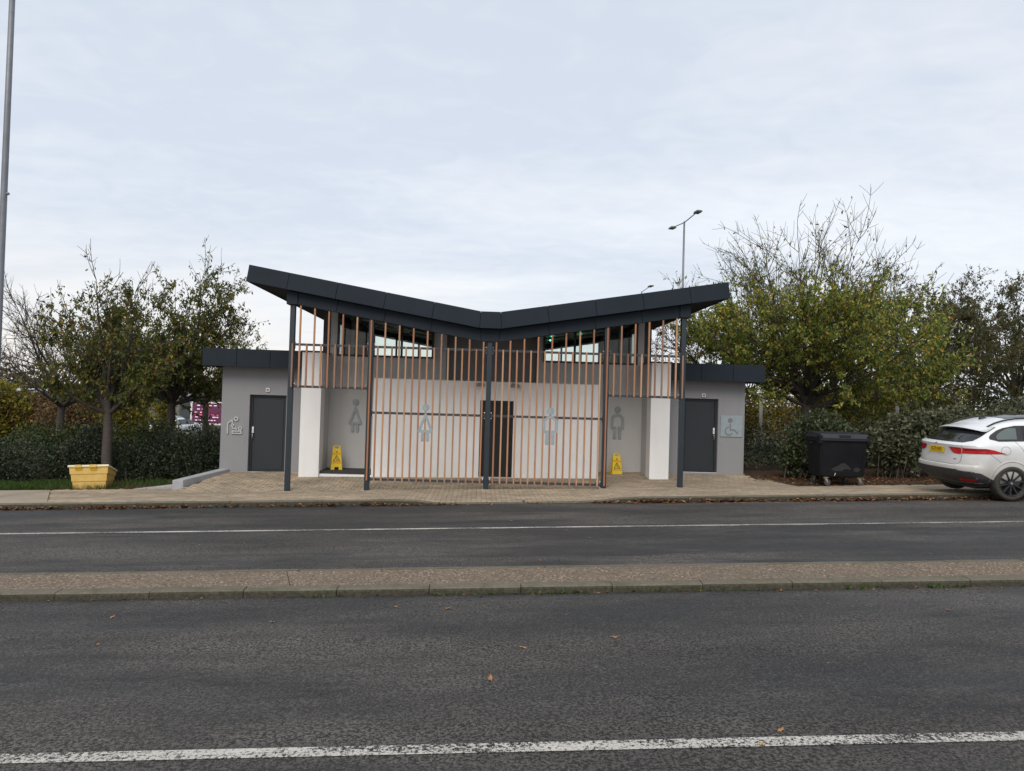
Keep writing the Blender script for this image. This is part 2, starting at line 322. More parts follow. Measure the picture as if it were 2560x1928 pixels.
# ------------------------------------------------------------------ object helpers
ORG = {}
def link(o, parent=None):
    COL.objects.link(o)
    if parent is not None: o.parent = parent
    return o
def tag(o, label=None, cat=None, group=None, kind=None):
    if label: o['label'] = label
    if cat: o['category'] = cat
    if group: o['group'] = group
    if kind: o['kind'] = kind
    return o
def thing(name, label, cat, loc=(0, 0, 0), rotz=0.0, group=None):
    o = bpy.data.objects.new(name, None); o.empty_display_size = 0.2; link(o)
    o.location = loc; o.rotation_euler = (0, 0, rotz); ORG[o.name] = Vector(loc) if rotz == 0 else Vector((0, 0, 0))
    return tag(o, label, cat, group)
def np_mesh(name, V, faces):
    """V (n,3) array; faces (m,k) array of one size"""
    me = bpy.data.meshes.new(name); V = np.asarray(V, np.float32); faces = np.asarray(faces, np.int32)
    m, k = faces.shape
    me.vertices.add(len(V)); me.vertices.foreach_set('co', V.ravel())
    me.loops.add(m*k); me.loops.foreach_set('vertex_index', faces.ravel())
    me.polygons.add(m); me.polygons.foreach_set('loop_start', np.arange(0, m*k, k, dtype=np.int32))
    me.update(calc_edges=True); return me
class MB:
    """collects geometry for one mesh object"""
    def __init__(s): s.v = []; s.f = []
    def add(s, vs_, fs):
        b = len(s.v); s.v += [tuple(p) for p in vs_]; s.f += [tuple(i+b for i in q) for q in fs]; return s
    def box(s, x0, x1, y0, y1, z0, z1):
        return s.add([(x0, y0, z0), (x1, y0, z0), (x1, y1, z0), (x0, y1, z0), (x0, y0, z1), (x1, y0, z1), (x1, y1, z1), (x0, y1, z1)],
                     [(0, 3, 2, 1), (4, 5, 6, 7), (0, 1, 5, 4), (1, 2, 6, 5), (2, 3, 7, 6), (3, 0, 4, 7)])
    def hexa(s, p): return s.add(p, [(0, 3, 2, 1), (4, 5, 6, 7), (0, 1, 5, 4), (1, 2, 6, 5), (2, 3, 7, 6), (3, 0, 4, 7)])
    def prism_y(s, poly, y0, y1):
        """poly: (x,z) list, counter-clockwise seen from -Y"""
        n = len(poly)
        return s.add([(x, y0, z) for x, z in poly] + [(x, y1, z) for x, z in poly],
                     [tuple(range(n)), tuple(range(2*n-1, n-1, -1))] + [(i+n, (i+1) % n+n, (i+1) % n, i) for i in range(n)])
    def tube(s, pts, rad, n=8, cap=True):
        pts = [Vector(p) for p in pts]; b = len(s.v); k = len(pts)
        if isinstance(rad, (int, float)): rad = [rad]*k
        for i, p in enumerate(pts):
            d = (pts[min(i+1, k-1)] - pts[max(i-1, 0)]).normalized()
            a = Vector((0, 0, 1)) if abs(d.z) < 0.9 else Vector((1, 0, 0))
            u = d.cross(a).normalized(); w = u.cross(d)
            for j in range(n):
                an = 2*math.pi*j/n; s.v.append(tuple(p + rad[i]*(math.cos(an)*u + math.sin(an)*w)))
        for i in range(k-1):
            for j in range(n):
                s.f.append((b+i*n+j, b+i*n+(j+1) % n, b+(i+1)*n+(j+1) % n, b+(i+1)*n+j))
        if cap: s.f.append(tuple(b+j for j in range(n-1, -1, -1))); s.f.append(tuple(b+(k-1)*n+j for j in range(n)))
        return s
    def lathe_y(s, prof, c=(0, 0, 0), n=32):
        """profile (r, y) turned round the Y axis through c"""
        b = len(s.v); k = len(prof)
        for j in range(n):
            a = 2*math.pi*j/n
            for r, y in prof: s.v.append((c[0]+r*math.cos(a), c[1]+y, c[2]+r*math.sin(a)))
        for j in range(n):
            for i in range(k-1):
                s.f.append((b+j*k+i, b+j*k+i+1, b+((j+1) % n)*k+i+1, b+((j+1) % n)*k+i))
        return s
    def build(s, name, mat, parent=None, bevel=0.0, smooth=False, seg=2, world=True):
        me = bpy.data.meshes.new(name)
        org = ORG.get(parent.name, Vector((0, 0, 0))) if (parent is not None and world) else Vector((0, 0, 0))
        me.from_pydata([(x-org.x, y-org.y, z-org.z) for x, y, z in s.v], [], s.f)
        me.materials.append(MAT[mat])
        bm = bmesh.new(); bm.from_mesh(me)
        bmesh.ops.recalc_face_normals(bm, faces=bm.faces)
        if bevel: bmesh.ops.bevel(bm, geom=list(bm.edges), offset=bevel, segments=seg, profile=0.5, affect='EDGES', clamp_overlap=True)
        bm.to_mesh(me); bm.free()
        if smooth: me.polygons.foreach_set('use_smooth', [True]*len(me.polygons))
        o = bpy.data.objects.new(name, me); link(o, parent)
        ORG[o.name] = org
        return o
def auto_smooth(o, ang=35):
    me = o.data
    me.polygons.foreach_set('use_smooth', [True]*len(me.polygons))
    bm = bmesh.new(); bm.from_mesh(me)
    for e in bm.edges:
        e.smooth = not (len(e.link_faces) == 2 and e.calc_face_angle(0) > R(ang))
    bm.to_mesh(me); bm.free()
def copy_tree(o, parent=None, loc=None, rot=None):
    c = o.copy(); COL.objects.link(c); c.parent = parent
    if loc is not None: c.location = loc
    if rot is not None: c.rotation_euler = rot
    for ch in list(o.children): copy_tree(ch, c)
    return c
def text_mesh(name, body, size, mat, parent, mtx, extrude=0.001, sx=1.0):
    cu = bpy.data.curves.new(name, 'FONT'); cu.body = body; cu.size = size; cu.align_x = 'CENTER'; cu.align_y = 'CENTER'; cu.extrude = extrude; cu.offset = size*0.012
    o = bpy.data.objects.new(name, cu); COL.objects.link(o); bpy.context.view_layer.update()
    me = bpy.data.meshes.new_from_object(o.evaluated_get(bpy.context.evaluated_depsgraph_get()))
    bpy.data.objects.remove(o); bpy.data.curves.remove(cu)
    me.transform(Matrix.Diagonal((sx, 1, 1, 1))); me.transform(mtx); me.materials.clear(); me.materials.append(MAT[mat]); me.name = name
    return link(bpy.data.objects.new(name, me), parent)

# ------------------------------------------------------------------ levels
def road_z(x, y): return -0.049 + 0.036*x - 0.0216*y
def kerb_y(x): return -2.47 - 0.0165*x          # road edge of the far kerb
def island_y(x): return -9.88 - 0.0135*x        # near edge of the island
def smooth01(t): t = min(1.0, max(0.0, t)); return t*t*(3-2*t)
def drop(x): return smooth01((x+1.75)/0.95) * (1-smooth01((x-1.95)/0.95))
def kerb_top(x, y): return road_z(x, y) + 0.105 - 0.085*drop(x)
def pave_z(x, y):
    yk = kerb_y(x)
    zk = kerb_top(x, yk); z0 = 0.033*x; z1 = 0.09 + 0.0172*x; z2 = 0.157 + 0.0196*x
    if abs(x) > 7.1:
        zl = z0 if x < 0 else z0
        z1 = z2 = zl + 0.02
    if y < 0: t_ = max(0.0, (y-yk)/(0-yk)); return zk*(1-t_) + z0*t_
    if y < 1.6: return z0 + (z1-z0)*y/1.6
    if y < 2.2: return z1 + (z2-z1)*(y-1.6)/0.6
    return z2

# ------------------------------------------------------------------ ground, road, far land
def ground_z(x, y):
    b = 0.034*max(-45, min(45, x)) - 0.025
    if y < -1.0: b -= 0.10
    d = max(0.0, y-14); b -= 0.035*min(d, 60) * (1.0 if x < 10 else 0.45)
    if y > 90: b -= 1.0
    return b
xs = sorted(set([-900, -600, -400, -260, -170, -110, -75, -60] + list(range(-48, 49, 4)) + [60, 75, 110, 170, 260, 400, 600, 900]))
ys = sorted(set([-60, -45, -30, -20, -12, -6, -3, -1.2, -0.8, 0, 1, 2, 3, 5, 8, 12, 14, 18, 24, 32, 44, 60, 74, 90, 120, 170, 260, 400, 700, 1200, 2200]))
G = np.array([(x, y, ground_z(x, y)) for y in ys for x in xs]); nx = len(xs)
F_ = [(j*nx+i, j*nx+i+1, (j+1)*nx+i+1, (j+1)*nx+i) for j in range(len(ys)-1) for i in range(nx-1)]
me = np_mesh('ground', G, F_); me.materials.append(MAT['ground'])
tag(link(bpy.data.objects.new('ground', me)), kind='structure')
# road sheet (both carriageways), up to the far kerb
m = MB(); X = [-60, -30, -15, 0, 15, 30, 60]
for a, b in zip(X[:-1], X[1:]):
    q = [(a, -45), (b, -45), (b, kerb_y(b)+0.05), (a, kerb_y(a)+0.05)]
    m.add([(x, y, road_z(x, y)) for x, y in q], [(0, 1, 2, 3)])
tag(m.build('road', 'asphalt'), kind='structure')
def line(y0, slope, w, nm):
    m = MB()
    for i in range(-30, 30, 2):
        q = [(i, y0+slope*i-w/2), (i+2, y0+slope*(i+2)-w/2), (i+2, y0+slope*(i+2)+w/2), (i, y0+slope*i+w/2)]
        m.add([(x, y, road_z(x, y)+0.004) for x, y in q], [(0, 1, 2, 3)])
    tag(m.build(nm, 'road_paint'), kind='structure')
line(-5.585, -0.0150, 0.105, 'road_marking'); line(-13.30, -0.0103, 0.112, 'road_marking')

# kerbs: every stone its own piece
def kerb_row(parent, ya, outward, tops, x0, x1, w=0.125, h_up=0.105, L=0.915, mat='kerb_concrete', seed=1):
    """ya(x): line of the road-side face; outward=+1 if the stone lies on the +Y side of it"""
    rr = random.Random(seed); x = x0
    while x < x1:
        a, b = x+0.004, x+L-0.004; m = MB(); rows = []
        j = rr.uniform(-0.004, 0.004); jz = rr.uniform(-0.003, 0.003)
        for xx in (a, a+(b-a)/2, b):
            y_ = ya(xx)+j; o_ = outward; zt = tops(xx, y_)+jz; zr = road_z(xx, y_)
            rows.append([(xx, y_, zr-0.06), (xx, y_, max(zr-0.05, zt-0.03)), (xx, y_+o_*0.006, zt-0.012), (xx, y_+o_*0.022, zt), (xx, y_+o_*w, zt+0.004), (xx, y_+o_*w, zr-0.06)])
        k = 6; V = [p for r_ in rows for p in r_]; fs = []
        for i in range(2):
            for q in range(k): fs.append((i*k+q, i*k+(q+1) % k, (i+1)*k+(q+1) % k, (i+1)*k+q))
        fs.append(tuple(range(k))); fs.append(tuple(2*k+q for q in range(k-1, -1, -1)))
        ko = m.add(V, fs).build('kerbstone', mat, parent); x += L
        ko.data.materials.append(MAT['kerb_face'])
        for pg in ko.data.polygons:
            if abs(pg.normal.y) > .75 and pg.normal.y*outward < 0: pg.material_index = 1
def bed(name, ya, yb, za, x0, x1, mat, step=1.0):
    m = MB(); x = x0
    while x < x1:
        b = x+step
        m.add([(x, ya(x), za(x, ya(x))), (b, ya(b), za(b, ya(b))), (b, yb(b), za(b, yb(b))), (x, yb(x), za(x, yb(x)))], [(0, 1, 2, 3)]); x = b
    return m.build(name, mat)
kb = tag(bed('kerb', lambda x: kerb_y(x)+0.01, lambda x: kerb_y(x)+0.11, lambda x, y: road_z(x, y)+0.006, -14.6, 16.6, 'joint_sand'), kind='structure')
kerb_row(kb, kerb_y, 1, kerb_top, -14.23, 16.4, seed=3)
isl = tag(bed('traffic_island', lambda x: island_y(x)+0.05, lambda x: island_y(x)+.93, lambda x, y: road_z(x, y)+0.02, -12, 12, 'joint_sand'), kind='structure')
it = lambda x, y: road_z(x, y)+0.072
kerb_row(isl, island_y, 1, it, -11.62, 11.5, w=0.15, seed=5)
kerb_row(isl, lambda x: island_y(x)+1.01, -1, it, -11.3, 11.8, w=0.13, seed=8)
# exposed-aggregate slabs between the island kerbs
cuts = [-12, -8.6, -5.55, -2.05, 1.42, 4.7, 7.9, 11.6]; rr = random.Random(4)
for a, b in zip(cuts[:-1], cuts[1:]):
    m = MB(); ya = lambda x: island_y(x)+0.157; yb = lambda x: island_y(x)+.875
    n = 4; V = []
    for i in range(n+1):
        x_a = a+0.004+(b-a-0.008)*i/n; x_b = x_a-0.22
        V += [(x_a, ya(x_a), it(x_a, ya(x_a))+0.001), (x_b, yb(x_b), it(x_b, yb(x_b))+0.001), (x_a, ya(x_a), it(x_a, ya(x_a))-0.05), (x_b, yb(x_b), it(x_b, yb(x_b))-0.05)]
    fs = []
    for i in range(n):
        p = i*4; q = p+4; fs += [(p, q, q+1, p+1), (p, p+2, q+2, q), (p+1, q+1, q+3, p+3)]
    fs += [(0, 1, 3, 2), (n*4, n*4+2, n*4+3, n*4+1)]
    m.add(V, fs).build('slab', 'aggregate', isl)

# block paving, herringbone
def in_paving(x, y):
    if y < kerb_y(x)+0.135: return False
    if x < -9.35 - 0.55*(y+1.0): return False
    if x < -7.36: return y < 0.62
    if x < -6.9: return y < 2.2 and x > -7.1+ (y-0.45)*0.27 or y < 0.42
    if x < 6.9: return y < 2.72
    if x < 7.45: return y < 2.3 - (x-6.9)*3.9
    return y < 0.12+0.02*(x-7.5) and x < 16
m = MB(); STEP = 0.5; pv = {}
def bed_in(x, y):
    return y > kerb_y(x)+0.12-0.4
for i in range(-58, 65):
    for j in range(-28, 28):
        x0, y0 = i*0.25, j*0.1
        q = [(x0, y0), (x0+.25, y0), (x0+.25, y0+.1), (x0, y0+.1)]
        if not any(in_paving(*p) for p in q): continue
        m.add([(x, max(y, kerb_y(x)+.128), pave_z(x, max(y, kerb_y(x)+.128))-0.011) for x, y in q], [(0, 1, 2, 3)])
pave = tag(m.build('pavement', 'joint_sand'), kind='structure')
U = 0.1045; bricks = []
for i in range(-150, 170):
    for j in range(-30, 32):
        k = (i+j) % 4
        if k == 0: w, h = 2, 1
        elif k == 2: w, h = 1, 2
        else: continue
        cx, cy = (i+w/2)*U, (j+h/2)*U-0.02
        if in_paving(cx, cy): bricks.append((cx, cy, w, h))
camx, camy = -0.19, -17.3
def in_view(b):
    dx, dy = b[0]-camx, b[1]-camy
    return abs(dx/dy - 0.042) < 0.72
bricks.sort(key=lambda b: (0 if in_view(b) else 1, math.hypot(b[0]-camx, b[1]-camy)))
near, rest = bricks[:300], bricks[300:]
def brick_geo(w, h):
    a, b = w*U/2-0.003, h*U/2-0.003; c = 0.005
    return [(-a, -b, -0.012), (a, -b, -0.012), (a, b, -0.012), (-a, b, -0.012), (-a, -b, -0.004), (a, -b, -0.004), (a, b, -0.004), (-a, b, -0.004),
            (-a+c, -b+c, 0), (a-c, -b+c, 0), (a-c, b-c, 0), (-a+c, b-c, 0)], \
           [(0, 1, 5, 4), (1, 2, 6, 5), (2, 3, 7, 6), (3, 0, 4, 7), (4, 5, 9, 8), (5, 6, 10, 9), (6, 7, 11, 10), (7, 4, 8, 11), (8, 9, 10, 11)]
bmesh_data = {}
for key in ((2, 1), (1, 2)):
    V, fs = brick_geo(*key); me = bpy.data.meshes.new('paver'); me.from_pydata(V, [], fs); me.materials.append(MAT['paver']); bmesh_data[key] = me
rr = random.Random(11)
for cx, cy, w, h in near:
    o = bpy.data.objects.new('paver', bmesh_data[(w, h)]); link(o, pave)
    gx = (pave_z(cx+.05, cy)-pave_z(cx-.05, cy))/.1; gy = (pave_z(cx, cy+.05)-pave_z(cx, cy-.05))/.1
    o.location = (cx, cy, pave_z(cx, cy)+rr.uniform(-.0015, .0015)); o.rotation_euler = (math.atan(gy)+rr.uniform(-.008, .008), -math.atan(gx)+rr.uniform(-.008, .008), 0)
VV, FF = [], []
for cx, cy, w, h in rest:
    V, fs = brick_geo(w, h); b = len(VV); dz = rr.uniform(-.0015, .0015); tx, ty = rr.uniform(-.01, .01), rr.uniform(-.01, .01)
    for x, y, z in V: VV.append((cx+x, cy+y, pave_z(cx+x, cy+y)+z+dz+tx*x+ty*y))
    FF += [tuple(q+b for q in f) for f in fs]
me = np_mesh('paver_field', VV, FF); me.materials.append(MAT['paver'])
tag(link(bpy.data.objects.new('paver_field', me), pave), kind='stuff')
# pale slab at the far left of the pavement, concrete pad, low wall
m = MB()
for a, b in ((-14.6, -12.6), (-12.55, -10.55)):
    pass
q = [(-14.6, kerb_y(-14.6)+.13), (-8.72, kerb_y(-8.7)+0.13), (-10.24, 0.62), (-14.6, 0.62)]
m.add([(x, y, pave_z(x, y)-0.002) for x, y in q] + [(x, y, pave_z(x, y)-0.05) for x, y in q], [(0, 1, 2, 3), (0, 4, 5, 1), (1, 5, 6, 2), (2, 6, 7, 3), (3, 7, 4, 0)])
tag(m.build('path', 'slab_pale'), kind='structure')
m = MB(); q = [(-8.32, 0.64), (-7.37, 0.64), (-7.2, 1.75), (-7.62, 1.75)]
m.add([(x, y, pave_z(-8, .5)+0.035*(x+8)+0.01) for x, y in q] + [(x, y, -0.5) for x, y in q], [(0, 1, 2, 3), (0, 4, 5, 1), (1, 5, 6, 2), (2, 6, 7, 3), (3, 7, 4, 0)])
tag(m.build('concrete_pad', 'concrete_pad'), kind='structure')
m = MB()
m.hexa([(-7.357, .45, -.4), (-7.107, .45, -.4), (-6.62, 2.196, -.2), (-6.87, 2.196, -.2), (-7.357, .45, -.012), (-7.107, .45, -.002), (-6.62, 2.196, .108), (-6.87, 2.196, .108)])
tag(m.build('retaining_wall', 'retaining_grey', bevel=0.012), 'low sloping grey retaining wall beside the ramp at the left door', 'low wall')
# soil beds
def sheet(name, poly, zf, mat, n=14):
    xs_ = [p[0] for p in poly]; ys_ = [p[1] for p in poly]; m = MB()
    m.add([(x, y, zf(x, y)) for x, y in poly], [tuple(range(len(poly)))]); return tag(m.build(name, mat), kind='structure')
sheet('soil_bed', [(6.9, 2.2), (7.42, .09), (16, .22), (16, 6), (6.9, 6)], lambda x, y: 0.034*x+0.0, 'soil')
sheet('verge', [(-14.6, .56), (-8.3, .56), (-7.6, 1.78), (-6.9, 1.8), (-6.9, 6), (-14.6, 6)], lambda x, y: 0.034*x-0.005, 'soil')

# ------------------------------------------------------------------ the toilet block
TB = thing('toilet_block', 'grey and white toilet block with dark butterfly roof and glazed clerestory', 'building', (0, 2.0, 0))
def wall_with_hole(name, x0, x1, y0, y1, z0, z1, hx0, hx1, hz0, hz1, mat):
    m = MB(); m.box(x0, hx0, y0, y1, z0, z1); m.box(hx1, x1, y0, y1, z0, z1); m.box(hx0, hx1, y0, y1, hz1, z1)
    if hz0 > z0: m.box(hx0, hx1, y0, y1, z0, hz0)
    return m.build(name, mat, TB)
SOF = lambda x: 3.735 + 0.167*max(0.0, abs(x)-0.25)      # underside of the main roof
TOP = lambda x: 4.12 + 0.167*max(0.0, abs(x)-0.23)
for s in (-1, 1):
    dz0 = 0.045 if s < 0 else 0.325; dz1 = 2.046 if s < 0 else 2.285
    a, b = sorted((s*6.88, s*4.62)); h0, h1 = sorted((s*6.165, s*5.222))
    wall_with_hole('wing_wall', a, b, 2.2, 2.42, -0.4, 2.80, h0, h1, dz0-0.012, dz1, 'wall_grey')
    m = MB(); m.box(min(s*6.88, s*6.66), max(s*6.88, s*6.66), 2.42, 7.4, -0.4, 2.80); m.box(a, b, 7.4, 7.6, -0.6, 2.8); m.build('wing_wall', 'wall_grey', TB)
    # door
    m = MB(); f = 0.06; yd = 2.30
    m.box(h0, h0+f, yd, yd+.08, dz0, dz1); m.box(h1-f, h1, yd, yd+.08, dz0, dz1); m.box(h0+f, h1-f, yd, yd+.08, dz1-f, dz1)
    d = m.build('door', 'door_paint', TB)
    m = MB(); m.box(h0+f+.004, h1-f-.004, yd+.02, yd+.07, dz0+.008, dz1-f-.004); m.build('door_leaf', 'door_paint', d, bevel=.004)
    px0, px1 = (h0+f+.075, h1-f-.03) if s < 0 else (h0+f+.03, h1-f-.075)
    m = MB(); m.box(px0, px1, yd+.008, yd+.0195, dz0+.06, dz1-f-.06); m.build('door_panel', 'door_paint', d, bevel=.005)
    m = MB(); m.box(h0-.01, h1+.01, 2.205, 2.30, dz0-.06, dz0-.002); m.build('threshold', 'sill_pale', d)
    hx = s*6.085; hz = 1.045 if s < 0 else 1.345
    m = MB(); m.box(hx-.022, hx+.022, yd-.022, yd+.018, hz, hz+.165); m.build('keypad', 'white_plastic', d, bevel=.005)
    m = MB()
    for q in (0.05, 0.085): m.tube([(hx, yd-.03, hz+q), (hx, yd-.02, hz+q)], .008, 8)
    m.build('keypad_button', 'print_black', d)
    m = MB(); m.tube([(hx, yd+.018, hz-.03), (hx, yd-.05, hz-.03), (hx, yd-.05, hz-.045), (hx+s*-.0, yd-.045, hz-.14)], .011, 8); m.tube([(hx, yd+.018, hz-.14), (hx, yd-.045, hz-.14)], .009, 8); m.build('door_handle', 'steel', d, smooth=True)
    # wing roof with panelled fascia
    r0, r1 = sorted((s*7.19, s*4.73)); m = MB(); m.box(r0, r1, 1.80, 8.0, 2.765, 3.17); wr = m.build('wing_roof', 'soffit_dark', TB)
    cuts_ = [4.735, 5.553, 6.394, 7.25]
    for c0, c1 in zip(cuts_[:-1], cuts_[1:]):
        x0, x1 = sorted((s*(c0+.004), s*(c1-.004))); m = MB()
        m.box(x0, x1, 1.75, 1.785, 2.746, 3.195); m.build('fascia_panel', 'anthracite', wr, bevel=.004)
    yc = [1.79, 2.65, 3.5, 4.35, 5.2, 6.1, 7.0, 8.02]
    for c0, c1 in zip(yc[:-1], yc[1:]):
        x0, x1 = sorted((s*7.2, s*7.25)); m = MB(); m.box(x0, x1, c0+.003, c1-.003, 2.746, 3.195); m.build('fascia_panel', 'anthracite', wr, bevel=.004)
    # white pier and return wall of the recess
    a, b = sorted((s*4.71, s*4.21)); m = MB(); m.box(a, b, 1.6, 2.05, -0.4, 3.165); m.build('pier', 'wall_white', TB, bevel=.006)
    m = MB(); m.box(min(s*4.74, s*4.18), max(s*4.74, s*4.18), 1.57, 2.6, 3.166, 3.20); m.build('pier_cap', 'frame_black', TB, bevel=.004)
    a, b = sorted((s*4.70, s*4.218)); m = MB(); m.box(a, b, 2.052, 2.73, -0.3, 3.164); m.build('recess_return', 'wall_pale_grey', TB)
    # recess floor
    x0, x1 = sorted((s*4.22, s*2.87)); zf = 0.155 if s < 0 else 0.150
    m = MB(); m.box(x0, x1, 1.72, 2.72, -0.2, zf); m.build('recess_floor', 'mat_dark', TB)
    if s < 0:
        m = MB(); m.box(x0+.012, x1-.035, 1.66, 1.718, -0.2, 0.092); m.build('recess_step', 'wall_white', TB)
# back wall of the recesses, upper wall with clerestory openings
for s in (-1, 1):
    m = MB(); a, b = sorted((s*4.24, s*(1.134 if s < 0 else 1.337)))
    w0, w1 = sorted((s*4.06, s*1.48)); zb = 3.145
    m.box(a, b, 2.7, 2.9, -0.3, zb)
    m.prism_y([(min(a, w0), zb), (min(a, w0)+abs(a-w0), zb), (w0, SOF(w0)-.005), (a, SOF(a)-.005)], 2.7, 2.9)
    m.prism_y([(w1, zb), (b, zb), (b, SOF(b)-.005), (w1, SOF(w1)-.005)], 2.7, 2.9)
    m.build('upper_wall', 'wall_pale_grey', TB)
m = MB(); m.prism_y([(-1.30, 2.4), (1.45, 2.4), (1.45, SOF(1.3)), (.25, SOF(0)), (-.25, SOF(0)), (-1.30, SOF(1.1))], 2.95, 3.1); m.build('upper_wall', 'wall_shaded_grey', TB)
for s in (-1, 1):
    ww = sorted((s*4.06, s*1.48)); zb = 3.145; f = .05
    xs4 = [ww[0]+(ww[1]-ww[0])*i/3 for i in range(4)]
    m = MB(); m.box(ww[0]+.001, ww[1]-.001, 2.66, 2.78, zb+.001, zb+f)
    for i, xx in enumerate(xs4):
        x0 = xx if i == 0 else xx-f/2; x0 = xx-f if i == 3 else x0
        x0 = max(x0, ww[0]+.002); m.prism_y([(x0, zb+f), (x0+f, zb+f), (x0+f, SOF(x0+f)-.01), (x0, SOF(x0)-.01)], 2.66, 2.78)
    m.prism_y([(ww[0]+.003, SOF(ww[0])-.09), (ww[1]-.003, SOF(ww[1])-.09), (ww[1]-.003, SOF(ww[1])-.012), (ww[0]+.003, SOF(ww[0])-.012)], 2.662, 2.778)
    win = m.build('window', 'frame_black', TB)
    for i in range(3):
        a, b = xs4[i]+.03, xs4[i+1]-.03
        MB().prism_y([(a, zb+f-.01), (b, zb+f-.01), (b, SOF(b)-.07), (a, SOF(a)-.07)], 2.715, 2.721).build('pane', 'pane', win)
    # side clerestory: black surround standing out to the side, wall and glazing behind it
    a, b = sorted((s*4.45, s*4.20)); m = MB()
    m.prism_y([(a, 3.13), (b, 3.13), (b, SOF(b)-.01), (a, SOF(a)-.01)], 2.75, 2.85)
    m.prism_y([(a, 3.13), (b, 3.13), (b, SOF(b)-.01), (a, SOF(a)-.01)], 5.4, 5.5); m.box(a, b, 2.85, 5.4, 3.10, 3.17)
    m.prism_y([(a, SOF(a)-.12), (b, SOF(b)-.12), (b, SOF(b)-.01), (a, SOF(a)-.01)], 2.85, 5.4)
    sw = m.build('window', 'frame_black', TB)
    x0, x1 = sorted((s*4.31, s*4.316)); MB().box(x0, x1, 2.86, 5.39, 3.17, SOF(4.2)-.12).build('pane', 'pane', sw)
    x0, x1 = sorted((s*4.2, s*4.05)); m = MB(); m.box(x0, x1, 2.9, 7.4, -.3, 3.15); m.box(x0, x1, 5.5, 7.4, 3.15, SOF(4.05)-.01); m.build('side_wall', 'wall_pale_grey', TB)
# back wall with its own clerestory
m = MB(); m.box(-4.2, 4.2, 7.4, 7.6, -.6, 3.40)
for s in (-1, 1):
    a, b = sorted((s*3.80, s*4.2)); m.prism_y([(a, 3.4), (b, 3.4), (b, SOF(b)), (a, SOF(a))], 7.4, 7.6)
m.prism_y([(-1.55, 3.4), (1.8, 3.4), (1.8, SOF(1.8)), (.25, SOF(0)), (-.25, SOF(0)), (-1.55, SOF(1.55))], 7.4, 7.6)
m.build('back_wall', 'interior', TB)
for s in (-1, 1):
    lo, hi = (-3.80, -1.55) if s < 0 else (1.8, 3.80)
    m = MB(); m.box(lo+.002, hi-.002, 7.44, 7.52, 3.40, 3.45)
    for q in (lo+.002, lo+(hi-lo)*.33, lo+(hi-lo)*.66, hi-.062): m.prism_y([(q, 3.45), (q+.06, 3.45), (q+.06, SOF(q)-.16), (q, SOF(q)-.16)], 7.44, 7.52)
    m.prism_y([(lo, SOF(lo)-.22), (hi, SOF(hi)-.22), (hi, SOF(hi)-.01), (lo, SOF(lo)-.01)], 7.42, 7.54)
    wb = m.build('window', 'frame_black', TB); MB().prism_y([(lo, 3.45), (hi, 3.45), (hi, SOF(hi)-.22), (lo, SOF(lo)-.22)], 7.475, 7.481).build('pane', 'pane', wb)
MB().box(-4.2, 4.2, 2.95, 7.4, 2.4, 2.5).build('inner_ceiling', 'interior', TB)
m = MB()
for s in (-1, 1): m.add([(s*.3, 2.95, SOF(.3)-.02), (s*4.15, 2.95, SOF(4.15)-.02), (s*4.15, 7.38, SOF(4.15)-.02), (s*.3, 7.38, SOF(.3)-.02)], [(0, 1, 2, 3)])
m.build('inner_soffit', 'interior', TB)
# ceiling lights seen through the glass
for x, y in ((-3.0, 3.6), (-2.2, 4.3), (-2.9, 5.2), (-1.9, 5.9), (-3.4, 6.3), (2.0, 3.7), (2.9, 4.4), (2.1, 5.3), (3.2, 6.0), (1.7, 6.4)):
    z = SOF(x)-.07; cl_ = MB().hexa([(x-.55, y-.06, z-.167*.55*math.copysign(1, x)), (x+.55, y-.06, z+.167*.55*math.copysign(1, x)), (x+.55, y+.06, z+.167*.55*math.copysign(1, x)), (x-.55, y+.06, z-.167*.55*math.copysign(1, x)),
        (x-.55, y-.05, z+.05-.167*.55*math.copysign(1, x)), (x+.55, y-.05, z+.05+.167*.55*math.copysign(1, x)), (x+.55, y+.05, z+.05+.167*.55*math.copysign(1, x)), (x-.55, y+.05, z+.05-.167*.55*math.copysign(1, x))]).build('ceiling_light', 'white_plastic', TB, bevel=.008)
    if x > 0 and y < 5.5: MB().lathe_y([(0, -.018), (.016, -.012), (.02, 0), (.016, .012), (0, .018)], (x-.2, y-.075, z-.02), 10).build('indicator_lamp', 'led_green', cl_)
# white entrance block in the middle
wall_with_hole('entrance_wall', -2.90, 2.865, 1.65, 1.85, -0.3, 2.556, -0.182, 0.673, 0.115, 2.072, 'wall_white')
m = MB(); m.box(-2.898, -2.70, 1.852, 2.698, -.3, 2.555); m.box(2.66, 2.863, 1.852, 2.698, -.3, 2.555); m.box(-2.898, 2.863, 1.852, 2.698, 2.45, 2.5549); m.build('entrance_block', 'wall_white', TB)
m = MB(); f = .05; h0, h1, dz0, dz1 = -.181, .672, .12, 2.071; yd = 1.68
m.box(h0, h0+f, yd, yd+.08, dz0, dz1); m.box(h1-f, h1, yd, yd+.08, dz0, dz1); m.box(h0+f, h1-f, yd, yd+.08, dz1-f, dz1)
d = m.build('door', 'door_black', TB)
m = MB(); m.box(h0+f+.004, h1-f-.004, yd+.02, yd+.07, dz0+.006, dz1-f-.004); m.build('door_leaf', 'door_black', d, bevel=.004)
m = MB(); m.box(h0+f+.05, h1-f-.09, yd+.010, yd+.0195, dz0+.1, dz1-f-.1); m.build('door_panel', 'door_black', d, bevel=.004)
m = MB(); m.box(.595, .63, yd-.008, yd+.018, 1.0, 1.22); m.tube([(.612, yd-.008, 1.13), (.612, yd-.05, 1.13), (.52, yd-.05, 1.13)], .009, 8); m.build('door_handle', 'rubber_black', d, bevel=0)
